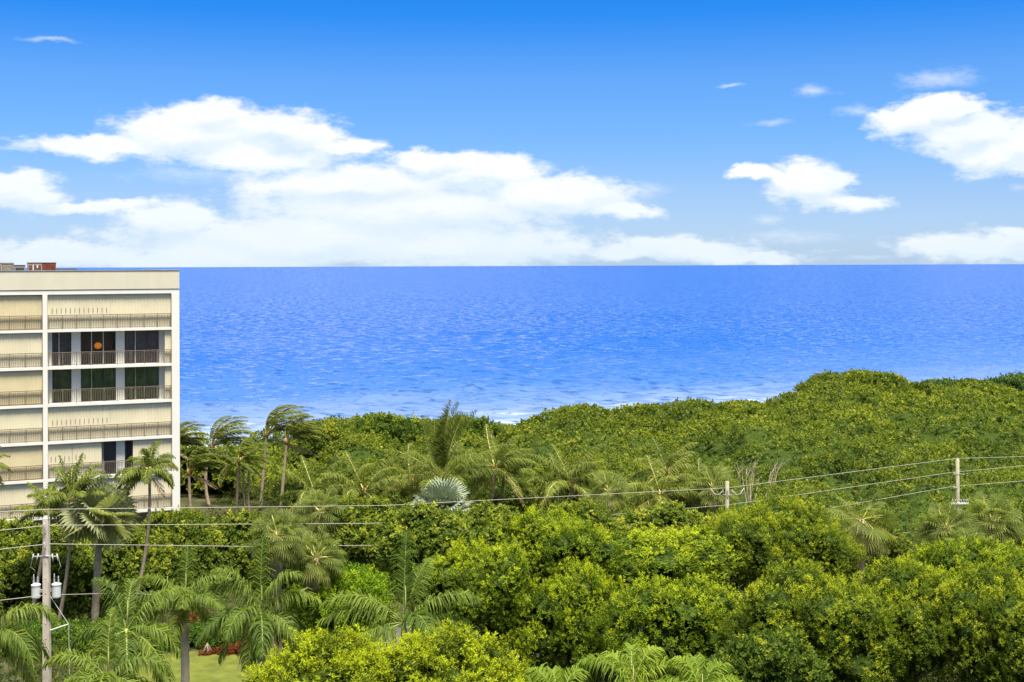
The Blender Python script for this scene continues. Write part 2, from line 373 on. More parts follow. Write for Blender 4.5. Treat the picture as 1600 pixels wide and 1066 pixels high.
# ------------------------------------------------------------------ sea
def build_sea():
    rng = np.random.default_rng(11)
    ys = [150.0]
    while ys[-1] < 1100: ys.append(ys[-1]*1.0058)
    nw = len(ys)
    while ys[-1] < 60000: ys.append(ys[-1]*1.11)
    ys = np.array(ys); us = np.linspace(-0.60, 0.60, 480)
    Yg = ys[:, None]*np.ones_like(us)[None]; X = ys[:, None]*us[None]
    step = np.maximum(ys*0.0058, ys*(us[1]-us[0]))[:, None]
    Z = np.zeros_like(X)
    # deep water swell and wind chop, blown from the left
    for k in range(54):
        lam = 2.0*(1.042**k) if k < 44 else rng.uniform(4, 11)
        th = rng.normal(R(-62), R(34)); kk = 2*math.pi/lam
        amp = 0.0135*lam**0.60*rng.uniform(0.6, 1.3)
        ph = kk*(X*math.cos(th)+Yg*math.sin(th)) + rng.uniform(0, 6.28)
        fade = np.clip((lam/step-2.2)/2.0, 0, 1)
        s = np.sin(ph); Z += amp*fade*(s+0.35*s*s-0.17)
    # groups of higher waves
    g = 0.75+0.45*np.sin(X*0.021+Yg*0.013+1)*np.sin(Yg*0.017-X*0.006)
    Z *= g
    # breakers over the sandbars
    off = Yg-shore(X)
    for (bx, bo, wx, hgt) in ((-25.4, 66, 5.0, 1.3), (14.5, 66, 3.5, 0.7), (2, 40, 8, 0.45), (-20, 44, 9, 0.5), (-42, 12, 12, 0.5), (-38, 30, 7, 0.5), (38, 52, 6, 0.5), (60, 60, 8, 0.6), (-33, 80, 6, 0.6)):
        Z += hgt*np.exp(-((X-bx)/wx)**2)*np.exp(-((off-bo-0.06*(X-bx)**2/wx)/1.5)**2)
    Z *= np.clip((1500-Yg)/500, 0, 1)
    n, k = X.shape
    V = np.stack([X.ravel(), Yg.ravel(), (Z+SEA).ravel()], 1)
    i = np.arange(n-1)[:, None]*k + np.arange(k-1)[None]
    Q = np.stack([i, i+1, i+k+1, i+k], -1).reshape(-1, 4)
    m = bpy.data.materials.new('sea_water'); m.use_nodes = True; nt = m.node_tree; N = nt.nodes; L = nt.links
    b = N['Principled BSDF']
    geo = N.new('ShaderNodeNewGeometry'); sp = N.new('ShaderNodeSeparateXYZ'); L.new(geo.outputs['Position'], sp.inputs[0])
    def mth(op, a, b_=None, c=None, clamp=False):
        q = N.new('ShaderNodeMath'); q.operation = op; q.use_clamp = clamp
        for j, v in enumerate((a, b_, c)):
            if v is None: continue
            if isinstance(v, (int, float)): q.inputs[j].default_value = v
            else: L.new(v, q.inputs[j])
        return q.outputs[0]
    offn = mth('SUBTRACT', sp.outputs[1], mth('ADD', mth('MULTIPLY', sp.outputs[0], 0.42), 197.0))
    def noise(scale, det, rough=0.6, sc=(1, 1, 1)):
        mp = N.new('ShaderNodeMapping'); mp.inputs['Scale'].default_value = sc; L.new(geo.outputs['Position'], mp.inputs[0])
        q = N.new('ShaderNodeTexNoise'); q.inputs['Scale'].default_value = scale; q.inputs['Detail'].default_value = det; q.inputs['Roughness'].default_value = rough
        L.new(mp.outputs[0], q.inputs['Vector']); return q.outputs[0]
    patch = noise(0.03, 5)
    o2 = mth('ADD', offn, mth('MULTIPLY', mth('SUBTRACT', patch, 0.5), 60))
    r = N.new('ShaderNodeValToRGB'); L.new(mth('DIVIDE', o2, 400.0, clamp=True), r.inputs[0]); e = r.color_ramp.elements
    e[0].position = 0.0; e[0].color = (0.19, 0.24, 0.32, 1)          # sand showing through the shallows
    e[1].position = 1.0; e[1].color = (0.002, 0.052, 0.258, 1)
    for p, c in ((0.10, (0.09, 0.145, 0.275)), (0.22, (0.024, 0.086, 0.282)), (0.5, (0.005, 0.060, 0.272))):
        q = e.new(p); q.color = (*c, 1)
    # whitecaps and surf
    fo = noise(0.16, 7, 0.7, (0.55, 1.0, 1)); fo2 = noise(0.025, 2)
    def mr(x, a, b_):
        q = N.new('ShaderNodeMapRange'); q.inputs[1].default_value = a; q.inputs[2].default_value = b_; L.new(x, q.inputs[0]); return q.outputs[0]
    caps = mth('MULTIPLY', mr(mth('ADD', fo, mth('MULTIPLY', fo2, 0.25)), 0.80, 0.87), mr(offn, 240.0, 700.0))
    surf = mth('MULTIPLY', mr(noise(0.22, 8, 0.7, (0.35, 1.2, 1)), 0.52, 0.68), mr(offn, 46.0, 2.0))
    foam = mth('MAXIMUM', caps, surf, clamp=True)
    mx = N.new('ShaderNodeMix'); mx.data_type = 'RGBA'; L.new(foam, mx.inputs[0]); L.new(r.outputs[0], mx.inputs[6]); mx.inputs[7].default_value = (0.8, 0.82, 0.84, 1)
    # ripples and chop finer than the mesh: tilt of the water surface from two noises
    def ncol(scale, det, rough, sc):
        mp = N.new('ShaderNodeMapping'); mp.inputs['Scale'].default_value = sc; mp.inputs['Rotation'].default_value = (0, 0, 0.25); L.new(geo.outputs['Position'], mp.inputs[0])
        q = N.new('ShaderNodeTexNoise'); q.inputs['Scale'].default_value = scale; q.inputs['Detail'].default_value = det; q.inputs['Roughness'].default_value = rough
        L.new(mp.outputs[0], q.inputs['Vector'])
        w = N.new('ShaderNodeVectorMath'); w.operation = 'SUBTRACT'; L.new(q.outputs['Color'], w.inputs[0]); w.inputs[1].default_value = (.5, .5, .5); return w.outputs[0]
    def sc(v, k):
        w = N.new('ShaderNodeVectorMath'); w.operation = 'MULTIPLY'; L.new(v, w.inputs[0]); w.inputs[1].default_value = k; return w.outputs[0]
    def add(a, b_):
        w = N.new('ShaderNodeVectorMath'); w.operation = 'ADD'; L.new(a, w.inputs[0]); L.new(b_, w.inputs[1]); return w.outputs[0]
    tilt = add(sc(ncol(0.36, 3, 0.55, (0.6, 1.0, 1.0)), (1.1, 2.5, 0)), sc(ncol(0.22, 3, 0.6, (0.55, 1.0, 1.0)), (0.3, 0.65, 0)))
    nn = N.new('ShaderNodeVectorMath'); nn.operation = 'NORMALIZE'; lanes = mth('ADD', 0.62, mth('MULTIPLY', mr(noise(0.006, 4, 0.6, (0.5, 1.4, 1)), 0.35, 0.65), 0.62))     # wind lanes: rougher and calmer water
    lv = N.new('ShaderNodeVectorMath'); lv.operation = 'SCALE'; L.new(tilt, lv.inputs[0]); L.new(lanes, lv.inputs['Scale']); tilt = lv.outputs[0]
    lean = N.new('ShaderNodeVectorMath'); lean.operation = 'ADD'; L.new(tilt, lean.inputs[0]); lean.inputs[1].default_value = (0.0, -0.12, 0.0)   # wave fronts lean towards the shore
    L.new(add(geo.outputs['Normal'], lean.outputs[0]), nn.inputs[0])
    N.remove(b)
    df = N.new('ShaderNodeBsdfDiffuse'); L.new(mx.outputs[2], df.inputs['Color'])
    gl = N.new('ShaderNodeBsdfGlossy'); gl.inputs['Roughness'].default_value = 0.14; gl.inputs['Color'].default_value = (0.86, 0.92, 1.0, 1); L.new(nn.outputs[0], gl.inputs['Normal'])
    fr = N.new('ShaderNodeFresnel'); fr.inputs[0].default_value = 1.33; L.new(nn.outputs[0], fr.inputs['Normal'])
    ms = N.new('ShaderNodeMixShader'); L.new(mth('MULTIPLY', fr.outputs[0], 0.95), ms.inputs[0]); L.new(df.outputs[0], ms.inputs[1]); L.new(gl.outputs[0], ms.inputs[2])
    L.new(ms.outputs[0], N['Material Output'].inputs['Surface'])
    o = link('sea', np_mesh('sea', V, Q, mats=[m], smooth=True)); tag(o, kind='structure')
build_sea()

# ------------------------------------------------------------------ leaves
def unit(a): return a/np.maximum(np.linalg.norm(a, axis=-1, keepdims=True), 1e-9)

def leaves_from_sprigs(SP, SA, k, Llen, Wid, rng, young, tone0, inner=0.35):
    """k leaves round each shoot (position SP, axis SA); returns verts, quads, tone, young"""
    n = len(SP)
    ref = np.where(np.abs(SA[:, 2:3]) < 0.9, np.array([[0, 0, 1.0]]), np.array([[1.0, 0, 0]]))
    U = unit(np.cross(SA, ref)); Vv = np.cross(SA, U)
    j = np.arange(k)[None]
    phi = rng.uniform(0, 6.28, (n, 1)) + j*2.4 + rng.normal(0, .3, (n, k))
    tilt = inner + (1.35-inner)*((k-1-j)/max(k-1, 1)) + rng.normal(0, .2, (n, k))
    rad = U[:, None]*np.cos(phi)[..., None]+Vv[:, None]*np.sin(phi)[..., None]
    D = unit(SA[:, None]*np.cos(tilt)[..., None]+rad*np.sin(tilt)[..., None])
    S = unit(np.cross(D, SA[:, None])+rng.normal(0, .25, D.shape)); Nn = np.cross(S, D)
    ln = Llen*rng.uniform(.7, 1.25, (n, k, 1)); wd = Wid*rng.uniform(.8, 1.2, (n, k, 1))
    P = SP[:, None]+SA[:, None]*(j*Llen*.16)[..., None]
    v0 = P; v1 = P+D*ln*.55+S*wd*.5+Nn*wd*.12; v2 = P+D*ln-Nn*ln*.12; v3 = P+D*ln*.55-S*wd*.5+Nn*wd*.12
    V = np.stack([v0, v1, v2, v3], 2).reshape(-1, 3)
    Q = np.arange(n*k*4).reshape(-1, 4)
    tone = np.clip(np.repeat(tone0, k)+rng.normal(0, .11, n*k), 0, 1)
    yg = np.clip(np.repeat(young, k)*rng.uniform(.75, 1.15, n*k), 0, 1)
    return V, Q, tone, yg

def crown_mesh(name, lobes, mat, rng, csp=0.55, rc=0.42, spr=12, k=6, leaf=0.17, wid=0.08, youth=0.5, up=0.7, fill=0.35, tallc=1.25):
    """clumps of leafy shoots on and inside a set of ellipsoid lobes [(centre, radii)]"""
    C = np.array([l[0] for l in lobes], float); Rr = np.array([l[1] for l in lobes], float)
    pts = []; outs = []; inn = []
    for i in range(len(lobes)):
        rx, ry, rz = Rr[i]
        area = 4*math.pi*(((rx*ry)**1.6+(rx*rz)**1.6+(ry*rz)**1.6)/3)**(1/1.6)
        for lay, (sc, sp_) in enumerate(((1.0, csp), (0.80, csp*(.95-.5*fill)))):
            n = max(3, int(area*sc*sc/(sp_*sp_)))
            d = unit(rng.normal(0, 1, (n, 3))); d = d[(d[:, 2] > -0.55) | (rng.uniform(0, 1, n) < .75)]
            p = C[i]+d*Rr[i]*(sc*rng.uniform(.86, 1.10, (len(d), 1)))
            o = unit(d/Rr[i])
            q = ((p[:, None]-C[None])/Rr[None]); inside = (np.linalg.norm(q, axis=2) < (0.84 if lay == 0 else .70)).copy(); inside[:, i] = False
            keep = ~inside.any(1)
            pts.append(p[keep]); outs.append(o[keep]); inn.append(np.full(keep.sum(), lay))
    p = np.concatenate(pts); o = np.concatenate(outs); ly = np.concatenate(inn)
    n = len(p)
    # outer heads of fresh shoots over older leaves, toned darker to paint shade between heads
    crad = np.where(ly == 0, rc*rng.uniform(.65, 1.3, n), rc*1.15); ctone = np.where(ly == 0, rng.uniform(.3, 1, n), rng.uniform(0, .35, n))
    cy = (rng.uniform(0, 1, n) < youth*np.clip(.30+.95*o[:, 2], .1, 1))*rng.uniform(.3, 1, n)*(ly == 0)  # fresh tips thin out downwards; the colour darkens crown undersides like shade
    idx = np.repeat(np.arange(n), np.where(ly == 0, spr, 4)); m = len(idx)
    b = unit(rng.normal(0, 1, (m, 3)))*(rng.uniform(0, 1, (m, 1))**(1/2.2))
    taper = np.clip(1.05-.45*b[:, 2:3], .45, 1.3); flat_ = (ly[idx] == 1)[:, None]
    tz = np.where(flat_, .7, tallc)
    SP = p[idx]+b*np.concatenate([taper, taper, tz], 1)*crad[idx, None]
    SA = unit(o[idx]*.6+np.array([0, 0, up])+b*.55+rng.normal(0, .22, (m, 3)))
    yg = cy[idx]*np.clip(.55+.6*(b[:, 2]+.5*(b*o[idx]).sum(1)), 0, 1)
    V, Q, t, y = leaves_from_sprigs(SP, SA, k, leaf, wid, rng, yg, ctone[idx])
    big = np.repeat(ly[idx] == 1, k)
    if big.any():
        V = V.reshape(-1, 4, 3); V[big] = V[big][:, :1]+(V[big]-V[big][:, :1])*1.45; V = V.reshape(-1, 3)
    # added hulls inside the lobes, coloured dark so gaps read as shade
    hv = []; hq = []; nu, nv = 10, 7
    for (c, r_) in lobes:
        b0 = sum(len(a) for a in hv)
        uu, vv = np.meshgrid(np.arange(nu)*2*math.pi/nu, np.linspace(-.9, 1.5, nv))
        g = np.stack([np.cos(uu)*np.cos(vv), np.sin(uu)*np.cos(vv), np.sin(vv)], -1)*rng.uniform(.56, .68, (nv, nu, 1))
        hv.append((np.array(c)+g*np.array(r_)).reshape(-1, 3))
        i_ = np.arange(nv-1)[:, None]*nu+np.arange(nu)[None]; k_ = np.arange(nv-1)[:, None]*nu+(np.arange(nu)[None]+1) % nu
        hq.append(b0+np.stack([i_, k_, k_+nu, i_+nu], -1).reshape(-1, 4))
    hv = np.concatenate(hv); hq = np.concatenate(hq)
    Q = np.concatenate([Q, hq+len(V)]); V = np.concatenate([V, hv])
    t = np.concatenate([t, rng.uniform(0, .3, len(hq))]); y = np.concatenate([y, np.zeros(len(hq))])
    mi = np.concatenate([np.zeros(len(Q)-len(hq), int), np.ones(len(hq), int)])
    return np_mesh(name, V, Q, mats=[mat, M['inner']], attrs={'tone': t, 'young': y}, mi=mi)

CROWNS = {}
def tree(name, label, cat, px, py_top, hw, Y, py_bot, mat, seed, nl=9, group=None, depth=0.85, trunks=1, lobe=0.46, flat=0.0, share=None, **kw):
    """broadleaf tree: crown between pixel rows py_top..py_bot, half width hw pixels, at distance Y"""
    rng = np.random.default_rng(seed)
    top = W(px, py_top, Y); bot = W(px, py_bot, Y); rx = 1.06*hw/F*Y; rz = (top[2]-bot[2])/2
    root = empty(name, (top[0], Y, 0), label, cat, group)
    cz = (top[2]+bot[2])/2
    # one rounded dome with a crust of smaller swellings
    lobes = [((0, 0, -rz*.06), (rx*.88, rx*depth*.88, rz*.86))]
    for i in range(nl+5):
        a = 2.39996*i+rng.uniform(-.35, .35); e = np.clip(rng.uniform(-.30, 1.0)+(.15 if i % 4 == 0 else 0), -.3, .97)
        h = math.sqrt(1-e*e); r = rng.uniform(.22, .36)*(lobe/.46)
        lobes.append(((rx*.73*math.cos(a)*h, rx*depth*.73*math.sin(a)*h, rz*.72*e), (rx*r, rx*r, max(rz*r*.9, min(rx*r*.8, rz*.30)))))
    if share in CROWNS:
        me, a0, b0, c0, lobes = CROWNS[share]
    else:
        me, a0, b0, c0 = crown_mesh(name+'_crown', lobes, mat, rng, **kw), rx, rx*depth, rz
        if share: CROWNS[share] = (me, a0, b0, c0, lobes)
    cr = link('crown', me, root, (0, 0, cz)); fl = 1 if (share is None or seed % 2) else -1
    cr.scale = (fl*rx/a0, rx*depth/b0, rz/c0); cr.rotation_euler = (0, 0, 0 if share is None else (seed*2.1) % .9-.45)
    lobes = [((l[0][0]*rx/a0, l[0][1]*rx*depth/b0, l[0][2]*rz/c0+cz), l[1]) for l in lobes]
    tb = MB()
    for t in range(trunks):
        bx, by = (rng.uniform(-.35, .35)*rx*(trunks > 1), rng.uniform(-.3, .3)*rx*(trunks > 1))
        fk = Vector((bx*.8, by*.8, max(0.6, cz-rz*.75)))
        r0 = 0.05+0.035*rx
        tb.tube([(bx, by, -.1), (bx*.95, by*.95, fk.z*.5), tuple(fk)], [r0*1.35, r0, r0*.8], 8)
        for l in lobes[1+t::trunks][:7]:
            c = Vector(l[0]); md = fk.lerp(c, .5)+Vector((rng.normal(0, .15), rng.normal(0, .15), -.2))
            tb.tube([tuple(fk), tuple(md), tuple(c), tuple(c+(c-md)*.10)], [r0*.65, r0*.45, r0*.25, r0*.08], 6)
    tb.build('trunk', M['bark'], root, smooth=True)
    return root

# ------------------------------------------------------------------ palms
def frond_mesh(L, az, el, droop, wind, n, leafL, rng, hang=0.5, w=0.05, mats=None, rise=0.35, r0=0.035, tone=0.5, yel=0.0, bare=0.16, sweep=0.5):
    m = 11; t = np.linspace(0, 1, m); ds = L/(m-1)
    d = np.array([math.cos(az)*math.cos(el), math.sin(az)*math.cos(el), math.sin(el)])
    P = [np.zeros(3)]; T = [d.copy()]
    wv = np.asarray(wind, float)
    for i in range(1, m):
        s = t[i]
        d = d + (np.array([0, 0, -1.0])*droop*(.25+1.2*s) + wv*(.35+.9*s))/(m-1)
        d = d/np.linalg.norm(d); P.append(P[-1]+d*ds); T.append(d.copy())
    P = np.array(P); T = np.array(T)
    # midrib: three-sided tapered strip
    up = np.array([0, 0, 1.0]); side0 = unit(np.cross(T, up)+np.array([1e-4, 2e-4, 0])); U0 = np.cross(side0, T)
    rad = r0*(1-.85*t)[:, None]
    RV = np.stack([P+side0*rad, P-side0*rad, P-U0*rad*1.2], 1).reshape(-1, 3)
    RQ = np.array([(3*i+a, 3*i+b, 3*i+3+b, 3*i+3+a) for i in range(m-1) for a, b in ((0, 1), (1, 2), (2, 0))])
    # leaflets on both sides
    tt = bare+(1-bare)*(np.arange(n)+.5)/n; tt = np.concatenate([tt, tt+rng.uniform(-.3, .3, n)/n]); tt = np.clip(tt, 0, .999)
    sg = np.concatenate([np.ones(n), -np.ones(n)])[:, None]
    x = tt*(m-1); i0 = np.floor(x).astype(int); f = (x-i0)[:, None]
    p = P[i0]*(1-f)+P[i0+1]*f; T_ = unit(T[i0]*(1-f)+T[i0+1]*f); S_ = unit(side0[i0]*(1-f)+side0[i0+1]*f); U_ = np.cross(S_, T_)
    prof = np.clip(np.sin(np.pi*np.clip((tt*.86+.12), 0, 1))**.6, .2, 1)[:, None]
    ln = leafL*prof*rng.uniform(.70, 1.2, (2*n, 1))
    fw = (sweep+.55*tt)[:, None]
    D = unit(S_*sg+T_*fw+U_*(rise+rng.normal(0, .33, (2*n, 1)))+wv*.45)
    D2 = unit(D+np.array([0, 0, -1.0])*hang*rng.uniform(.7, 1.4, (2*n, 1))+wv*.5)
    D3 = unit(D2+np.array([0, 0, -1.0])*hang*1.3+wv*.4)
    wd = unit(np.cross(D, U_)+U_*rng.normal(0, .5, (2*n, 1)))*w*.5
    a0, a1 = p+wd*.5, p-wd*.5; md = p+D*ln*.4; b0, b1 = md+wd, md-wd
    m2 = md+D2*ln*.35; c0, c1 = m2+wd*.7, m2-wd*.7; tip = m2+D3*ln*.3
    LV = np.stack([a0, a1, b0, b1, c0, c1, tip], 1).reshape(-1, 3); base = len(RV)+7*np.arange(2*n)
    Q = np.concatenate([RQ, np.stack([base, base+1, base+3, base+2], 1), np.stack([base+2, base+3, base+5, base+4], 1)])
    T3 = np.stack([base+4, base+5, base+6], 1)
    tn = np.clip(tone+rng.normal(0, .2, 2*n), 0, 1); yg = np.clip(yel*rng.uniform(.2, 1.4, 2*n), 0, 1)
    mi = np.concatenate([np.ones(len(RQ), int), np.zeros(6*n, int)])
    ton = np.concatenate([np.zeros(len(RQ)), tn, tn, tn]); yo = np.concatenate([np.zeros(len(RQ)), yg, yg, yg])
    return np_mesh('frond', np.concatenate([RV, LV]), Q, T3, mats=mats, attrs={'tone': ton, 'young': yo}, mi=mi)

def fan_mesh(pet, rad, az, el, droop, rng, nseg=26, mats=None, tone=.5, yel=0, arc=2.75, tipdroop=.35, cup=.2, split=.55, roll=.5):
    d = np.array([math.cos(az)*math.cos(el), math.sin(az)*math.cos(el), math.sin(el)])
    m = 5; P = [np.zeros(3)]; dd = d.copy()
    for i in range(1, m):
        dd = dd+np.array([0, 0, -1.0])*droop/(m-1); dd /= np.linalg.norm(dd); P.append(P[-1]+dd*pet/(m-1))
    P = np.array(P); c = P[-1]; T = dd
    S = np.cross(T, [0, 0, 1.0]); S = S/max(1e-6, np.linalg.norm(S)) if np.linalg.norm(S) > 1e-3 else np.array([1.0, 0, 0]); U = np.cross(S, T)
    ro = rng.normal(0, roll); S, U = S*math.cos(ro)+U*math.sin(ro), U*math.cos(ro)-S*math.sin(ro)
    r = .022; RV = np.concatenate([[p+S*r, p-S*r, p-U*r*1.3] for p in P])
    RQ = np.array([(3*i+a, 3*i+b, 3*i+3+b, 3*i+3+a) for i in range(m-1) for a, b in ((0, 1), (1, 2), (2, 0))])
    th = np.linspace(-arc, arc, nseg); hw = arc/nseg
    V = []; Q = []; T3 = []; b0 = len(RV)
    for j, a in enumerate(th):
        rl = rad*(1-.28*(abs(a)/arc)**2)*rng.uniform(.9, 1.06)
        def pt(ang, q, lift): return c+(T*math.cos(ang)+S*math.sin(ang))*q+U*lift
        lift = cup*rl*.35
        ms = split*rl; mn = rl*.82
        up = (1 if j % 2 else -1)*.015
        dz = np.array([0, 0, -1.0])*tipdroop*rl
        V += [pt(a-hw*.25, .02, 0), pt(a+hw*.25, .02, 0), pt(a-hw*.9, ms, lift*.6-up), pt(a+hw*.9, ms, lift*.6+up), pt(a-hw*.45, mn, lift)+dz*.35, pt(a+hw*.45, mn, lift)+dz*.35, pt(a+rng.normal(0, .03), rl*1.02, lift*.8)+dz*rng.uniform(.7, 1.3)]
        k = b0+7*j
        Q += [(k, k+1, k+3, k+2), (k+2, k+3, k+5, k+4)]; T3 += [(k+4, k+5, k+6)]
    n = nseg; tn = np.clip(tone+rng.normal(0, .18, n), 0, 1); yg = np.clip(yel*rng.uniform(.3, 1.4, n), 0, 1)
    ton = np.concatenate([np.zeros(len(RQ)), np.repeat(tn, 2), tn]); yo = np.concatenate([np.zeros(len(RQ)), np.repeat(yg, 2), yg])
    mi = np.concatenate([np.ones(len(RQ), int), np.zeros(3*n, int)])
    return np_mesh('fan_leaf', np.concatenate([RV, np.array(V)]), np.concatenate([RQ, np.array(Q)]), np.array(T3), mats=mats, attrs={'tone': ton, 'young': yo}, mi=mi)

def palm_trunk(root, base, top, r0, r1, mat, bend=(0, 0, 0), rings=True, n=14):
    b, t, bd = Vector(base), Vector(top), Vector(bend); pts = []; rad = []
    for i in range(n+1):
        s = i/n; p = b.lerp(t, s)+bd*(4*s*(1-s)); pts.append(tuple(p))
        rad.append((r0+(r1-r0)*s)*(1.0+(.08 if i % 2 else -.02)*(1 if rings else 0))*(1.35 if i == 0 else 1))
    return MB().tube(pts, rad, 9).build('trunk', mat, root, smooth=True)

def feather_palm(name, label, px, py, Y, kind, L, seed, n=16, wind=(0, 0, 0), base_px=None, bend=(0, 0, 0), dead=1, group=None,
                 el_rng=(-14, 80), azs=None, leafL=None, r=0.13, yel=0.12, tone=.5, droop=None, fixed=None, hang=None):
    rng = np.random.default_rng(seed); c = W(px, py, Y)
    bx = c[0] if base_px is None else (base_px-800)/F*Y
    gz = float(ground_z(np.array(bx), np.array(Y)))
    root = empty(name, (bx, Y, gz), label, 'palm tree', group)
    cl = (c[0]-bx, 0, c[2]-gz)
    if kind == 'coco':
        palm_trunk(root, (0, 0, -.1), cl, r*1.25, r*.8, M['palmbark'], bend)
        MB().lathe((cl[0], 0, cl[2]-.35), [(r*.85, 0), (r*1.5, .2), (r*1.6, .4), (r*.9, .62)], 9).build('leaf_base', M['fibre'], root, smooth=True)
        lm, rm = M['coco'], M['rachis']; hg, w_, rise, dr = .95, .06, .04, 1.25
    elif kind == 'royal':
        palm_trunk(root, (0, 0, -.1), (cl[0], 0, cl[2]-1.25), r*1.5, r*1.35, M['royalbark'], bend)
        MB().lathe((cl[0], 0, cl[2]-1.27), [(r*1.3, 0), (r*1.25, .15), (r*.85, .9), (r*.6, 1.35)], 10).build('crownshaft', M['crownshaft'], root, smooth=True)
        lm, rm = M['royal'], M['rachis_g']; hg, w_, rise, dr = 1.15, .058, .10, 2.1
    else:
        palm_trunk(root, (0, 0, -.1), cl, r*1.2, r*.9, M['royalbark'], bend)
        lm, rm = M['areca'], M['spear']; hg, w_, rise, dr = 1.0, .042, .15, 2.9
    if droop is not None: dr = droop
    if hang is not None: hg = hang
    leafL = leafL or L*{'coco': .24, 'royal': .29, 'areca': .33}[kind]
    specs = fixed or []
    if not fixed:
        for i in range(n):
            s = (i+.5)/n
            el = el_rng[1]+(el_rng[0]-el_rng[1])*s**.85; az = i*2.39996+rng.uniform(-.3, .3)
            specs.append((math.degrees(az), el, 1.0))
    for i, sp in enumerate(specs):
        a, e, ls = sp[:3]; dm = sp[3] if len(sp) > 3 else 1.0; ri = sp[4] if len(sp) > 4 else rise
        me = frond_mesh(L*ls*rng.uniform(.9, 1.08), R(a+rng.uniform(-6, 6)), R(e+rng.uniform(-5, 5)), dm*dr*rng.uniform(.8, 1.25), wind, (66 if L > 2.4 else 48) if kind != 'areca' else 80, leafL, rng, hang=hg*(1 if len(sp) < 5 else .15),
                        w=w_, mats=[lm, rm], rise=ri, r0=(.018 if kind == 'coco' else .0135)*L, tone=np.clip(tone+rng.normal(0, .16), 0, 1), yel=yel*(2.0 if e < 5 else .6))
        link('frond', me, root, cl)
    for i in range(dead):
        me = frond_mesh(L*.8, R(rng.uniform(-60, 60) if wind[0] else rng.uniform(0, 360)), R(-25), 1.6, wind, 34, leafL*.8, rng, hang=1.0, w=.04, mats=[M['dead'], M['deadrib']], r0=.011*L)
        tag(link('dead_frond', me, root, (cl[0], 0, cl[2]-.2)), 'dry brown hanging frond')
    if kind in ('royal', 'areca'):
        MB().tube([cl, (cl[0]+.02*L, 0, cl[2]+.22*L), (cl[0]+.02*L, 0, cl[2]+.40*L)], [.035, .025, .006], 6).build('spear_leaf', M['spear'], root, smooth=True)
    return root

def fan_palm(name, label, px, py, Y, kind, rad, seed, n=22, base_px=None, bend=(0, 0, 0), r=.16, group=None, el_rng=(-35, 80), dead=3):
    rng = np.random.default_rng(seed); c = W(px, py, Y); bx = c[0] if base_px is None else (base_px-800)/F*Y
    gz = float(ground_z(np.array(bx), np.array(Y)))
    root = empty(name, (bx, Y, gz), label, 'palm tree', group); cl = (c[0]-bx, 0, c[2]-gz)
    palm_trunk(root, (0, 0, -.1), cl, r*1.15, r, M['palmbark'], bend)
    mat = {'bismarck': M['bismarck'], 'silver': M['silver'], 'sabal': M['sabal']}[kind]
    td, sp, cup = {'bismarck': (.14, .72, .30), 'silver': (.05, .55, .4), 'sabal': (.38, .16, -.10)}[kind]
    for i in range(n):
        s = (i+.5)/n; el = el_rng[1]+(el_rng[0]-el_rng[1])*s**.8; az = math.degrees(i*2.39996)+rng.uniform(-15, 15)
        me = fan_mesh(rad*(.85 if kind == 'sabal' else .48)*rng.uniform(.85, 1.1), rad*(.60 if kind == 'sabal' else .62), R(az), R(el), .40 if kind == 'sabal' else .22, rng,
                      nseg=28, mats=[mat, M['rachis']], tone=np.clip(.5+rng.normal(0, .2), 0, 1), yel=.25 if el < 0 else .05, tipdroop=td, split=sp, cup=cup, roll={'sabal': .5, 'bismarck': .95, 'silver': .35}[kind])
        link('fan_leaf', me, root, cl)
    for i in range(dead):
        me = fan_mesh(rad*.7, rad*.55, R(rng.uniform(0, 360)), R(-55), .8, rng, nseg=16, mats=[M['dead'], M['deadrib']], tipdroop=.9, split=.3)
        tag(link('dead_leaf', me, root, (cl[0], 0, cl[2]-.25)), 'dry brown hanging leaf')
    return root


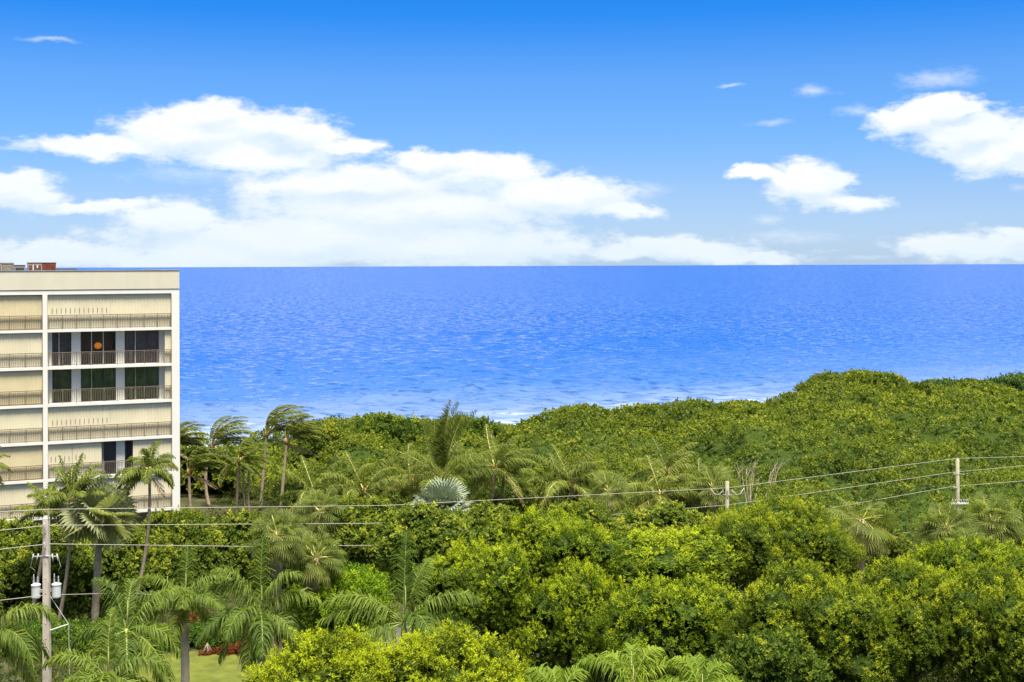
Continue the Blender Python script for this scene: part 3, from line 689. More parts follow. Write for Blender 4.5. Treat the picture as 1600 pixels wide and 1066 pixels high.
# ------------------------------------------------------------------ apartment building
def sx(px):
    """distance along the facade (from its right corner) of a photograph column"""
    u = (px-800)/F
    return (-26-100*u)/(.922-.387*u)
def build_building():
    ang = math.atan2(.387, .922)
    B = empty('apartment_building', (-26.0, 100.0, 0), 'cream mid-rise apartment building with shuttered balconies and flat roof', 'building', rz=ang)
    bays = [(-9.70, -.60), (-19.15, -10.05), (-28.6, -19.5)]
    ZT = [17.8-2.81*k for k in range(6)]
    LEFT = -29.0
    # body
    MB().box(LEFT, -.30, 4.4, 18, -.1, 21.6).build('rear_wall', M['plaster'], B)
    MB().box(-.30, -.02, .62, 18.02, -.1, 21.62).build('side_wall', M['plaster'], B)
    MB().box(LEFT, -.3, .25, 18, 21.60, 21.75).build('roof', M['greymetal'], B)
    p = MB(); p.box(LEFT, 0, -.06, .24, 20.80, 22.22); p.box(-.26, -.003, .24, 18.04, 21.62, 22.22); p.box(LEFT, -.26, 17.8, 18.04, 21.75, 22.22)
    p.build('parapet', M['plaster'], B)
    c = MB(); c.box(LEFT, .04, -.10, .30, 22.22, 22.27); c.box(-.32, .04, .30, 18.08, 22.22, 22.27); c.build('coping', M['greymetal'], B)
    MB().box(LEFT, -.003, -.02, .5, 20.44, 20.755).build('lintel', M['white'], B)
    MB().box(LEFT, -.01, .03, .4, 20.755, 20.80).build('shadow_joint', M['bronze'], B)
    for i, (x0, x1) in enumerate(((-.60, 0.0), (-10.05, -9.70), (-19.5, -19.15), (-29, -28.6))):
        MB().box(x0, x1, -.045, .62 if i else .60, -.1, 20.44).build('pilaster', M['white'], B, bevel=.02)
        if i: MB().box(x0+.05, x1-.05, .62, 4.4, 3.4, 20.44).build('party_wall', M['plaster'], B)
    # floor slabs
    for (x0, x1) in bays:
        for z in ZT:
            MB().box(x0, x1, -.03, 4.4, z-.20, z).build('floor_slab', M['white'], B)
    rng = random.Random(3)
    def shutter(x0, x1, z0, z1, mat, pitch, y=.15, amp=.022):
        n = max(2, int(round((x1-x0)/pitch))*2); b = MB(); xs = [x0+(x1-x0)*i/n for i in range(n+1)]
        for i, x in enumerate(xs):
            yy = y+(amp if i % 2 else 0)+rng.uniform(-.006, .006); b.v += [(x, yy, z0), (x, yy, z1)]
        for i in range(n): b.f.append((2*i, 2*i+2, 2*i+3, 2*i+1))
        o = b.build('shutter', mat, B)
        t = MB(); t.box(x0, x1, y-.03, y+.10, z0, z0+.05); t.box(x0, x1, y-.03, y+.10, z1-.06, z1); t.build('track', M['alu'] if mat is M['shutter'] else M['bronze'], o)['kind'] = 'stuff'
        return o
    def slots(par, pxs, z):
        b = MB()
        for q in pxs:
            x = -sx(q); b.box(x-.02, x+.02, .125, .16, z, z+.34)
        o = b.build('vent_slots', M['slot'], par); o['kind'] = 'stuff'
    def railing(x0, x1, z, n):
        r = MB(); r.box(x0, x1, .02, .075, z+1.03, z+1.08); r.box(x0, x1, .025, .07, z+.93, z+.955); r.box(x0, x1, .025, .07, z+.07, z+.11)
        o = r.build('railing', M['bronze'], B)
        for i in range(n+1):
            x = x0+.03+(x1-x0-.06)*i/n; MB().box(x-.028, x+.028, .018, .078, z, z+1.03).build('post', M['bronze'], o)
        b = MB(); k = int((x1-x0)/.125)
        for i in range(1, k):
            x = x0+(x1-x0)*i/k; b.box(x-.014, x+.014, .04, .062, z+.11, z+.93)
        q = b.build('balusters', M['bronze'], o); q['kind'] = 'stuff'
    def door(x0, x1, z0, z1, mull, gl, dk, cur, y=.86):
        fr = MB(); fr.box(x0, x0+.06, y-.04, y+.06, z0, z1); fr.box(x1-.06, x1, y-.04, y+.06, z0, z1)
        fr.box(x0+.06, x1-.06, y-.04, y+.06, z1-.07, z1); fr.box(x0+.06, x1-.06, y-.04, y+.06, z0, z0+.07)
        o = fr.build('sliding_door', M['darkframe'], B)
        ed = [x0+.06]+[x0+(x1-x0)*f for f in mull]+[x1-.06]
        for i in range(len(ed)-1):
            yy = y+(.02 if i % 2 else -.01)
            MB().box(ed[i]+.02, ed[i+1]-.02, yy, yy+.012, z0+.07, z1-.07).build('pane', gl, o)
        for f, mm in zip(mull, dk):
            x = x0+(x1-x0)*f; MB().box(x-.03, x+.03, y-.035, y+.05, z0+.07, z1-.07).build('mullion', mm, o)
        # curtain behind the glass
        if cur is not None:
            b = MB(); n = 26
            for i in range(n+1):
                x = x0+(x1-x0)*i/n; yy = y+.14+.05*(i % 2); b.v += [(x, yy, z0+.02), (x, yy, z1)]
            for i in range(n): b.f.append((2*i, 2*i+2, 2*i+3, 2*i+1))
            b.build('curtain', cur, o)
    for bi, (x0, x1) in enumerate(bays):
        for k, z in enumerate(ZT):
            z1 = (20.44 if k == 0 else ZT[k-1]-.20)
            railing(x0+.03, x1-.03, z, 9 if bi == 0 else 8)
            if bi > 0:
                shutter(x0+.02, x1-.02, z, z1, M['shutter_tan'] if k in (0, 2, 4) else M['shutter'], .14 if k in (0, 2, 4) else .20); continue
            if k in (1, 2):
                # recessed wall with sliding doors
                y0 = .80
                def wal(a, b_): MB().box(a, b_, y0, y0+.16, z, z1).build('wall_panel', M['white'], B)
                P = [-sx(q) for q in (81.8, 112.2, 126.8, 182, 196, 250)]
                wal(x0, P[0]); wal(P[1], P[2]); wal(P[3], P[4]); wal(P[5], x1)
                gl, cu = (M['glass'], None) if k == 1 else (M['greenglass'], M['greencurtain'])
                door(P[0]+.003, P[1]-.003, z, z1, (.36,), gl, (M['alu'] if k == 1 else M['darkframe'],), cu if k == 2 else M['curtain'])
                door(P[2]+.003, P[3]-.003, z, z1, (.31, .645), gl, (M['alu'] if k == 1 else M['greencurtain'], M['alu'] if k == 1 else M['darkframe']), cu)
                if k == 1: MB().box(P[2]+.1, P[3]-.1, 2.2, 2.3, z, z1).build('room_wall', M['room'], B)
                door(P[4]+.003, P[5]-.003, z, z1, (.31, .66), gl, (M['alu'] if k == 1 else M['greencurtain'], M['darkframe']), cu if k == 2 else M['curtain'])
                shutter(-sx(257.5), x1-.02, z, z1, M['shutter'], .17)      # folded shutters at the end
                continue
            if k == 4:
                a, b_, c_, d_ = [-sx(q) for q in (158, 181.5, 195, 207)]
                s = shutter(x0+.02, -sx(112), z, z1, M['shutter'], .22); slots(s, [79, 86, 93, 100, 107], z+1.30)
                s = shutter(-sx(112)+.02, a, z, z1, M['shutter'], .22); slots(s, [118, 125, 132], z+1.36)
                MB().box(b_, c_, .5, .66, z, z1).build('wall_panel', M['white'], B)
                door(a+.003, b_-.003, z, z1, (.12,), M['glass'], (M['alu'],), M['curtain'], y=.58)
                door(c_+.003, d_-.003, z, z1, (), M['glass'], (), M['curtain'], y=.58)
                shutter(d_, x1-.02, z, z1, M['shutter'], .24); continue
            xm = -sx(172.5 if k < 5 else 168)
            s = shutter(x0+.02, xm, z, z1, M['shutter'], .24)
            slots(s, [81.5+7.1*i for i in range(13)] if k < 5 else [141, 148.5, 156, 163], z+1.25)
            shutter(xm+.01, x1-.02, z, z1, M['shutter'], .24)
    # open ground floor
    for x in (-.5, -5, -9.9, -14.5, -19.4, -24, -28.8):
        MB().box(x-.2, x+.2, .7, 1.1, -.1, 3.55).build('column', M['plaster'], B)
    return B, ang
B_OBJ, B_ANG = build_building()
def bpt(x, y, z):
    v = Matrix.Rotation(B_ANG, 4, 'Z') @ Vector((x, y, z)); return (v.x-26.0, v.y+100.0, v.z)

# paper lantern hanging in the upper open flat
lx = -sx(155.5)
lan = empty('pendant_lamp', bpt(lx, 1.55, 17.6), 'glowing orange pendant lamp behind the upper sliding doors', 'lamp')
MB().lathe((0, 0, -1.42), [(.07, 0), (.20, .05), (.27, .16), (.28, .26), (.23, .38), (.10, .47)], 14).build('lamp_shade', M['lantern'], lan, smooth=True)
MB().tube([(0, 0, -.95), (0, 0, 0)], .012, 5).build('cord', M['darkframe'], lan)
# balcony chair behind the lower railing
ch = empty('balcony_chair', bpt(-sx(188), .32, 17.8-2.81*4), 'slatted pale chair standing on the balcony behind the railing', 'chair', rz=B_ANG)
MB().box(-.25, .25, -.12, .12, .40, .44).build('seat', M['alu'], ch)
b = MB()
for i in range(5): b.box(-.25+.1*i, -.19+.1*i, .13, .16, .44, .95)
b.build('backrest', M['alu'], ch)
for lx_, ly_ in ((-.23, -.10), (.23, -.10), (-.23, .10), (.23, .10)):
    MB().box(lx_-.02, lx_+.02, ly_-.02, ly_+.02, 0, .40).build('leg', M['alu'], ch)

def roof_unit(px0, px1, zt, y, name, label, cat, body, fanc, fan=True, logo=False):
    x0, x1 = -sx(px0)*1.03, -sx(px1)*1.03; w = abs(x1-x0); h = zt-21.75; d = 1.0
    o = empty(name, bpt((x0+x1)/2, y, 21.75), label, cat, 'rooftop machinery', rz=B_ANG)
    MB().box(-w/2, w/2, -d/2, d/2, .08, h-.06).build('casing', body, o, bevel=.02)
    MB().box(-w/2-.03, w/2+.03, -d/2-.03, d/2+.03, h-.06, h).build('top_cover', fanc, o)
    g = MB(); n = max(5, int(h/.09))
    for i in range(n): z = .16+(h-.34)*i/n; g.box(-w/2+.06, w/2-.06, -d/2-.02, -d/2+.0, z, z+.035)
    q = g.build('louvres', fanc, o); q['kind'] = 'stuff'
    for s in (-1, 1): MB().box(s*w*.38-.06, s*w*.38+.06, -d/2+.05, d/2-.05, 0, .08).build('skid', M['darkframe'], o)
    if logo:
        MB().box(-w*.10, w*.14, -d/2-.045, -d/2-.022, h*.30, h*.42).build('pale_panel', M['whitemetal'], o)
        MB().box(-w*.16, -w*.08, -d/2-.045, -d/2-.022, h*.42, h*.85).build('pale_panel', M['whitemetal'], o)
        MB().box(w*.12, w*.22, -d/2-.045, -d/2-.022, h*.62, h*.84).build('pale_panel', M['whitemetal'], o)
    return o
roof_unit(-14, 12.8, 22.86, 3.2, 'air_conditioner', 'grey rooftop air conditioner at the left edge of the roof', 'air conditioner', M['greymetal'], M['brownmetal'])
roof_unit(13.4, 31, 22.86, 3.2, 'air_conditioner', 'brown rooftop air conditioner between grey ones', 'air conditioner', M['brownmetal'], M['greymetal'])
roof_unit(32, 48.5, 22.68, 3.0, 'air_conditioner', 'lower grey green rooftop unit beside the brown one', 'air conditioner', M['greymetal'], M['darkframe'])
roof_unit(52.5, 75, 22.87, 3.2, 'air_conditioner', 'rooftop unit with white panels on its grey front', 'air conditioner', M['greymetal'], M['rust'], logo=True)
roof_unit(75.6, 96.5, 22.87, 3.2, 'air_conditioner', 'rusty red rooftop unit, rightmost of the tall ones', 'air conditioner', M['rust'], M['rust'])
pi = empty('roof_pipe', bpt(-sx(108), 3.0, 21.75), 'low dark pipe run lying on the roof beside the rusty unit', 'pipe', rz=B_ANG)
MB().tube([(-.75, 0, .62), (.75, 0, .62)], .055, 8).build('pipe', M['darkframe'], pi)
for x in (-.6, 0, .6): MB().box(x-.05, x+.05, -.1, .1, 0, .57).build('support', M['brownmetal'], pi)

# ------------------------------------------------------------------ utility poles and wires
def wire(label, pts, group, r=.0135, sag=0.0):
    """pts: world points; a gently sagging cable between each pair"""
    P = []
    for a, b in zip(pts[:-1], pts[1:]):
        a, b = Vector(a), Vector(b); n = 14
        for i in range(n+(1 if b == Vector(pts[-1]) else 0)):
            s = i/n; q = a.lerp(b, s); q.z -= sag*4*s*(1-s); P.append(tuple(q))
    o = MB().tube(P, r, 5).build('power_line', M['wire'], None, smooth=True)
    return tag(o, label, 'power line', group)
YA, YB, YC = 52.8, 84.0, 90.0
A = W(71, 805, YA); Bp = W(1135, 752, YB); Cp = W(1495, 717, YC)
def insulator(par, p, name='insulator', h=.28, r=.06, horiz=False):
    return MB().lathe(p, [(r*.5, 0), (r, h*.2), (r*.55, h*.32), (r, h*.48), (r*.55, h*.62), (r*.85, h*.78), (r*.3, h)], 8).build(name, M['porcelain'], par, smooth=True)
def pole_a():
    o = empty('utility_pole', (A[0], YA, 0), 'square concrete utility pole carrying two transformers', 'utility pole'); H = float(A[2])
    b = MB(); t, w = .112, .16
    b.v = [(-w, -w, -.2), (w, -w, -.2), (w, w, -.2), (-w, w, -.2), (-t, -t, H-.12), (t, -t, H-.12), (t, t, H-.12), (-t, t, H-.12), (0, 0, H)]
    b.f = [(0, 3, 2, 1), (0, 1, 5, 4), (1, 2, 6, 5), (2, 3, 7, 6), (3, 0, 4, 7), (4, 5, 8), (5, 6, 8), (6, 7, 8), (7, 4, 8)]
    b.build('shaft', M['concrete'], o)
    h = MB()
    for z in np.arange(2.2, H-.2, .62):
        for xx in (.0,): h.box(xx-.02, xx+.02, -w-.003+(w-t)*z/H, -w+.02+(w-t)*z/H, z, z+.045)
    q = h.build('bolt_holes', M['slot'], o); q['kind'] = 'stuff'
    for z in (H-7.55, H-7.40): MB().box(-.17, .17, -.17, .17, z, z+.03).build('strap', M['slot'], o)
    ztr = float(W(71, 935, YA)[2])
    for s in (-1, 1):
        x = s*.44 if s < 0 else .37; yb = 0 if s < 0 else .1
        t_ = MB().lathe((x, yb, ztr), [(.16, 0), (.18, .05), (.18, .52), (.195, .53), (.195, .57), (.10, .62)], 14).build('transformer', M['whitemetal'], o, smooth=False)
        for k, dx in enumerate((-.09, .08)):
            MB().lathe((x+dx, yb, ztr+.60), [(.035, 0), (.05, .05), (.025, .08), (.045, .13), (.02, .18), (.035, .24), (.010, .30 if k else .40)], 8).build('bushing', M['porcelain'], t_, smooth=True)
        MB().box(min(x, 0)+.13 if s < 0 else .10, max(x, 0)-.16 if s > 0 else -.10, yb-.05, yb+.05, ztr+.25, ztr+.36).build('bracket', M['greymetal'], t_)
    zf = float(W(71, 868, YA)[2])
    for s in (-1, 1):      # fuse cutouts on short arms
        arm = MB().tube([(0, -.12, zf), (s*.5, -.14, zf-.02)], .03, 6).build('arm', M['greymetal'], o)
        for dx in (.28, .48):
            MB().tube([(s*dx, -.14, zf+.10), (s*(dx+.06), -.2, zf-.20)], [.032, .022], 6).build('fuse_cutout', M['porcelain'], arm, smooth=True)
        MB().tube([(s*.5, -.15, zf+.1), (s*.62, -.1, zf-.45), (s*.48, 0, ztr+1.15)], .012, 5).build('lead_wire', M['wire'], arm)
    for py in (820, 850): insulator(o, (.0, -.24, float(W(71, py, YA)[2])-.16))
    MB().tube([(.12, -.1, H-.12), (.12, -.1, H+.30)], .03, 6).build('top_pin', M['greymetal'], o)
    z0 = float(W(71, 932, YA)[2]); zb = float(W(71, 985, YA)[2])
    g = MB().tube([(.15, 0, z0), (.86, .1, zb+.22), (1.0, .15, 0)], .018, 5).build('guy_wire', M['wire'], o)
    MB().tube([(.15, 0, zb), (.86, .1, zb+.22)], .03, 6).build('guy_strut', M['whitemetal'], g)
    MB().tube([(.93, .12, 2.4), (1.0, .15, 0)], .045, 6).build('guy_guard', M['whitemetal'], g)
pole_a()
def wood_pole(P, Y, label, r):
    o = empty('utility_pole', (P[0], Y, 0), label, 'utility pole')
    MB().tube([(0, 0, -.2), (0, 0, P[2]*.5), (0, 0, P[2])], [r*1.25, r*1.1, r], 10).build('shaft', M['polewood'], o, smooth=True)
    return o
pb = wood_pole(Bp, YB, 'weathered wooden utility pole with drooping jumper loops among palms', .125)
zj = float(W(1135, 773, YB)[2])
for s in (-1, 1):
    MB().tube([(0, -.1, zj), (s*.28, -.14, zj), (s*.30, -.14, zj+.18)], .03, 6).build('bracket', M['greymetal'], pb)
    insulator(pb, (s*.30, -.14, zj+.14), h=.22, r=.05)
    MB().tube([(s*.30, -.14, zj+.30), (s*.55, -.1, zj+.02), (s*.85, -.05, zj+.05), (s*1.1, 0, zj+.42)], .024, 5).build('jumper_wire', M['wire'], pb, smooth=True)
MB().box(-.05, .05, -.16, -.10, zj-.15, zj+.30).build('plate', M['greymetal'], pb)
pc = wood_pole(Cp, YC, 'mossy wooden utility pole with a crossarm above two shaggy palms', .125)
for py in (738, 760):
    z = float(W(1495, py, YC)[2])
    MB().tube([(0, -.08, z-.10), (-.34, -.25, z-.06), (-.34, -.25, z)], .03, 6).build('bracket', M['greymetal'], pc)
    insulator(pc, (-.34, -.25, z-.16), h=.2, r=.06)
z = float(W(1495, 740, YC)[2]); MB().tube([(0, -.1, z), (.42, -.2, z-.05)], .025, 6).build('bracket', M['greymetal'], pc)
zc = float(W(1495, 786, YC)[2])
ca = MB(); ca.v = []; ca.box(-.52, .72, -.19, -.09, zc-.06, zc+.05); ca.build('crossarm', M['white'], pc)
for x in (-.42, -.22, .18, .38, .54, .66): insulator(pc, (x, -.14, zc+.05), h=.22, r=.06)
for s, x in ((-1, -.46), (1, .62)):
    MB().tube([(x, -.14, zc-.06), (s*.09, -.1, zc-.52)], .022, 5).build('brace', M['greymetal'], pc)
MB().tube([(0, 0, Cp[2]-.02), (-.05, 0, Cp[2]+.05)], .06, 6).build('pole_cap', M['greymetal'], pc)

G = 'power lines along the road'
L0 = lambda py, dx=0: W(-260+dx, py, 48.0)
wire('topmost pale power line crossing all three utility poles', [L0(812), W(76, 796, YA), W(600, 790, 65), W(1135, 762.5, YB), tuple(Cp+np.array([0, 0, .03])), W(1900, 706, 98)], G, r=.014)
wire('second power line from the top on the concrete pole', [L0(856), W(73, 821, YA), W(568, 818, 64), W(860, 812, 73), W(1137, 789, YB), W(1488, 738, YC), W(1900, 700, 98)], G)
wire('third power line from the top on the concrete pole', [L0(888), W(73, 850, YA), W(385, 854, 59.5), W(860, 850, 73), W(1137, 822, YB), W(1488, 760, YC), W(1900, 728, 98)], G)
wire('low power line tied to the transformers of the concrete pole', [L0(968), W(69, 930, YA), W(200, 926.5, 57), W(335, 938, 70)], G)
wire('thin cable below the crossarm of the mossy pole', [W(1137, 862, YB), W(1435, 830, YC-.6), W(1496, 822, YC-.3), W(1900, 806, 98)], G, r=.012)
wire('lowest thin cable low behind the clipped trees', [W(1137, 885, YB), W(1390, 857, YC-1), W(1495, 842, YC-.3), W(1900, 826, 98)], G, r=.012)

# ------------------------------------------------------------------ dune thicket (reads as one mass)
CREST = np.array([(200, 742), (290, 735), (340, 722), (400, 704), (470, 684), (520, 668), (560, 657), (620, 652), (680, 655), (735, 657), (770, 668), (800, 667), (830, 652), (870, 643), (930, 637), (1000, 634),
                  (1060, 630), (1150, 627), (1220, 620), (1270, 608), (1310, 597), (1345, 591), (1385, 594), (1430, 602), (1520, 600), (1600, 590), (1800, 580)], float)
def build_thicket():
    rng = np.random.default_rng(5)
    def front(X): return np.interp(X, [-60, -24, -14, 6, 12, 40, 80], [127, 124, 113, 108, 88, 84, 84])
    def crest_z(X, Yc):
        px = 800+2000*X/Yc; py = np.interp(px, CREST[:, 0], CREST[:, 1])
        return CAMZ-(py-415-(800-px)*ROLL)/F*Yc
    # domes of separate crowns
    nd = 1050
    dx = rng.uniform(-62, 125, nd); dy = rng.uniform(80, 240, nd); dr = rng.uniform(2.0, 5.2, nd); dh = dr*rng.uniform(.42, .80, nd)
    def canopy(X, Y):
        Yc = shore(X)-20; z1 = crest_z(X, Yc)
        f = front(X); t = np.clip((Y-f)/(Yc-f), 0, 1.25)
        zin = np.interp(X, [-50, 0, 20, 40, 80], [3.6, 3.6, 4.6, 5.0, 5.4])
        z = zin+(z1-zin)*np.minimum(t, 1)**1.3
        z = np.where(t > 1, z1-(t-1)*14, z)
        out = np.zeros(len(X))
        for s in range(0, len(X), 4000):
            d = np.hypot(X[s:s+4000, None]-dx, Y[s:s+4000, None]-dy)/dr
            out[s:s+4000] = (np.clip(1-d*d, 0, 1)**.8*dh).max(1)
        edge = np.clip((Y-f)/2.5, 0, 1)
        ramp = np.clip((Y-f)/(Yc-f), 0, 1)
        return z-1.5+out*(1-.45*ramp**2)-(1-np.sqrt(edge))*1.2
    n = 34000
    Y = np.sqrt(rng.uniform(83**2, 235**2, n)); X = rng.uniform(-.47, .50, n)*Y
    ok = (Y > front(X)) & (Y < shore(X)-12) & (X > -56)
    keep = rng.uniform(0, 1, n) < np.where(Y < 125, 1.0, np.where(Y > shore(X)-50, 1.0, .75))
    X, Y = X[ok & keep], Y[ok & keep]
    Z = canopy(X, Y)
    e = .5; gx = (canopy(X+e, Y)-Z)/e; gy = (canopy(X, Y+e)-Z)/e
    Nn = unit(np.stack([-gx, -gy, np.ones(len(X))], 1))
    # steep front face down to the ground
    nf = 2800; Xf = rng.uniform(9, 62, nf); Yf = front(Xf)+rng.uniform(-.4, 1.6, nf); Zt = canopy(Xf, Yf+1.0)
    Zf = rng.uniform(.2, 1, nf)**.8*Zt
    Xg = rng.uniform(-52, 9, 1500); Yg = front(Xg)+rng.uniform(-.5, 2.5, 1500); Zg = rng.uniform(.1, 1, 1500)*canopy(Xg, Yg+1.0)
    # lower, inner growth so that gaps look into leaves
    pick = rng.uniform(0, 1, len(X)) < np.clip(np.where(Y > shore(X)-45, .7, .25)+.45*(np.hypot(gx, gy)-.6), .2, 1)
    P = np.concatenate([np.stack([X, Y, Z], 1), np.stack([Xf, Yf, Zf], 1), np.stack([Xg, Yg, Zg], 1), np.stack([X[pick], Y[pick], Z[pick]-rng.uniform(.7, 1.6, pick.sum())], 1)])
    O = np.concatenate([Nn, np.tile([[0, -.9, .45]], (nf+1500, 1)), Nn[pick]])
    inner = np.concatenate([np.zeros(len(X)+nf+1500), np.ones(pick.sum())])
    near = P[:, 1] < 125
    spr = np.where(near, 6, 4); idx = np.repeat(np.arange(len(P)), spr); m = len(idx)
    dist = P[:, 1]
    b = unit(rng.normal(0, 1, (m, 3)))*(rng.uniform(0, 1, (m, 1))**.45)
    # crown-sized drift of leaf colour
    did = np.argmin(np.hypot(P[:, 0:1]-dx[None, :], P[:, 1:2]-dy[None, :])/dr[None, :], axis=1) if len(P)*nd < 6e7 else np.zeros(len(P), int)
    dt = rng.uniform(-.35, .3, nd); dyg = rng.uniform(.1, 1, nd)**1.5
    tone = np.clip(rng.uniform(.2, .8, len(P))+dt[did], 0, 1)
    yg = (rng.uniform(0, 1, len(P)) < .55)*rng.uniform(.2, .9, len(P))*dyg[did]*(inner == 0)
    SP = P[idx]+b*np.array([.5, .5, .42])*rng.uniform(.7, 1.4, (m, 1))
    SA = unit(O[idx]*.6+np.array([0, 0, .7])+b*.6+rng.normal(0, .25, (m, 3)))
    y2 = yg[idx]*np.clip(.5+.7*b[:, 2], 0, 1)
    sc = np.clip(dist[idx]/110, .85, 1.6)
    V1, Q1, t1, g1 = leaves_from_sprigs(SP, SA, 4, 1.0, 1.0, rng, y2, tone[idx], inner=.35)
    # leaf size grows a little with distance where single leaves cannot be told apart
    V1 = V1.reshape(m, 4, 4, 3); base = SP[:, None, None]
    V1 = base+(V1-base)*(0.228*sc)[:, None, None, None]
    V1 = V1.reshape(-1, 3)
    # added sheet below the outer leaves, its dark colour imitating shaded depth
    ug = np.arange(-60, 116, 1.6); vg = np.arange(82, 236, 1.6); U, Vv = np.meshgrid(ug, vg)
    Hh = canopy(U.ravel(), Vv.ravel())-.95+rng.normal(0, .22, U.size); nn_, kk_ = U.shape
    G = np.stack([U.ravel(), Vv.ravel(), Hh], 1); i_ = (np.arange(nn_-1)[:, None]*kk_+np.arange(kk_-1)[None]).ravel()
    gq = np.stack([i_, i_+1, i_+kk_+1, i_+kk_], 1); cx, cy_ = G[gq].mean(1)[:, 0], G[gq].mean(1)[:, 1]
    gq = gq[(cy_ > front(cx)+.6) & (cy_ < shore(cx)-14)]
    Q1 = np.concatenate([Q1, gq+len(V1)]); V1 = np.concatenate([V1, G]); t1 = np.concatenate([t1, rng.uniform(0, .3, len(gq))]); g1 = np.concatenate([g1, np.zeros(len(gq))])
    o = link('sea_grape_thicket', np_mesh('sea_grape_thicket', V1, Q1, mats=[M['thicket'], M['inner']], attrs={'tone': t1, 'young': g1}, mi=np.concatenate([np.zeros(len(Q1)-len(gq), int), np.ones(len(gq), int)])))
    tag(o, 'dense sea grape thicket covering the dune down to the beach', 'thicket', kind='stuff')
build_thicket()

SG = dict(csp=.66, rc=.40, spr=11, k=5, leaf=.19, wid=.155, youth=.45, up=.55, fill=.25)       # round sea grape leaves
FC = dict(csp=.70, rc=.35, spr=19, k=6, leaf=.115, wid=.06, youth=.95, up=.9, fill=.3, tallc=1.35)
FO = dict(csp=.62, rc=.30, spr=15, k=6, leaf=.115, wid=.052, youth=.75, up=1.0, fill=.3, tallc=1.4)
BK = dict(csp=.80, rc=.55, spr=8, k=5, leaf=.25, wid=.17, youth=.45, up=.6, fill=.2)
def T(label, cat, *a, name='broadleaf_tree', **k): return tree(name, label, cat, *a, **k)
G1 = 'sea grape bushes behind the lawn'
# tall sea grape hedge along the building's foot, left to right
T('sea grape bush at the left edge under the shuttered bay', 'bush', -10, 820, 100, 86, 985, M['seagrape'], 101, name='sea_grape_bush', group=G1, nl=8, trunks=3, share='seagrape0', **SG)
T('sea grape bush behind the concrete utility pole', 'bush', 92, 828, 78, 85, 985, M['seagrape'], 102, name='sea_grape_bush', group=G1, nl=8, trunks=3, share='seagrape1', **SG)
T('sea grape bush between the pale fan palm and the leaning coconut trunk', 'bush', 190, 816, 82, 87, 985, M['seagrape'], 103, name='sea_grape_bush', group=G1, nl=8, trunks=3, share='seagrape2', **SG)
T('sea grape bush hiding the right foot of the building', 'bush', 275, 806, 88, 90, 980, M['seagrape'], 104, name='sea_grape_bush', group=G1, nl=9, trunks=3, share='seagrape0', **SG)
T('sea grape bush below the two tall bent palms', 'bush', 370, 806, 80, 91, 970, M['seagrape'], 105, name='sea_grape_bush', group=G1, nl=8, trunks=3, share='seagrape1', **SG)
T('sea grape bush right behind the shaggy sabal palm', 'bush', 460, 806, 70, 90, 950, M['seagrape'], 106, name='sea_grape_bush', group=G1, nl=8, trunks=3, share='seagrape2', **SG)
T('pale green sea grape bush in front of the bushy coconut palms', 'bush', 560, 785, 88, 88, 940, M['seagrape'], 107, name='sea_grape_bush', group=G1, nl=9, trunks=3, share='seagrape0', **SG)
T('sea grape bush in front of the silver fan palm', 'bush', 668, 793, 80, 64, 930, M['seagrape'], 108, name='sea_grape_bush', group=G1, nl=9, trunks=3, share='seagrape1', **SG)
T('sea grape bush below the twin coconut trunks', 'bush', 775, 789, 75, 66, 930, M['seagrape'], 109, name='sea_grape_bush', group=G1, nl=8, trunks=3, share='seagrape2', **SG)
T('sea grape bush at the foot of the forked coconut palm', 'bush', 905, 791, 85, 70, 920, M['seagrape'], 110, name='sea_grape_bush', group=G1, nl=8, trunks=3, share='seagrape0', **SG)
T('sea grape bush left of the wooden pole with jumper loops', 'bush', 1045, 790, 85, 75, 920, M['seagrape'], 111, name='sea_grape_bush', group=G1, nl=8, trunks=3, share='seagrape1', **SG)
# dune mounds that stand out
T('tall rounded olive mound of sea grape topping the dune', 'bush', 1343, 582, 82, 200, 640, M['thicket'], 120, name='sea_grape_bush', nl=15, lobe=.5, csp=.85, rc=.5, spr=8, k=5, leaf=.28, wid=.2, youth=.3, up=.6, fill=.2)
T('dark bluish green shrub on the dune crest at the right edge', 'bush', 1585, 586, 45, 205, 640, M['thicketd'], 121, name='coastal_shrub', nl=7, csp=.9, rc=.55, spr=7, k=5, leaf=.34, wid=.2, youth=.2, up=.6, fill=.2)
T('low dark green shrub on the crest right of the rounded mound', 'bush', 1490, 598, 70, 203, 640, M['thicketd'], 122, name='coastal_shrub', nl=8, csp=.95, rc=.55, spr=7, k=5, leaf=.34, wid=.2, youth=.2, up=.6, fill=.2)
T('bushy tree with leafy heads against the surf behind the big upright palm', 'tree', 612, 652, 82, 140, 760, M['glossy'], 123, nl=10, csp=.8, rc=.5, spr=9, k=5, leaf=.27, wid=.15, youth=.55, up=.8, fill=.25, tallc=1.3)
T('small dark shrub against the surf right of the big upright palm', 'bush', 748, 656, 34, 150, 720, M['glossy'], 124, name='coastal_shrub', nl=6, csp=.8, rc=.5, spr=8, k=5, leaf=.27, wid=.15, youth=.3, up=.8, fill=.25)
T('dark leafy tree behind the windblown palms', 'tree', 385, 730, 75, 131, 800, M['glossy'], 125, nl=8, csp=.9, rc=.5, spr=8, k=5, leaf=.27, wid=.2, youth=.3, up=.6, fill=.2)
T('rounded bush at the dune edge behind the taller windblown palms', 'bush', 510, 668, 55, 136, 770, M['thicket'], 126, name='sea_grape_bush', nl=8, csp=.85, rc=.5, spr=8, k=5, leaf=.28, wid=.2, youth=.4, up=.6, fill=.2)
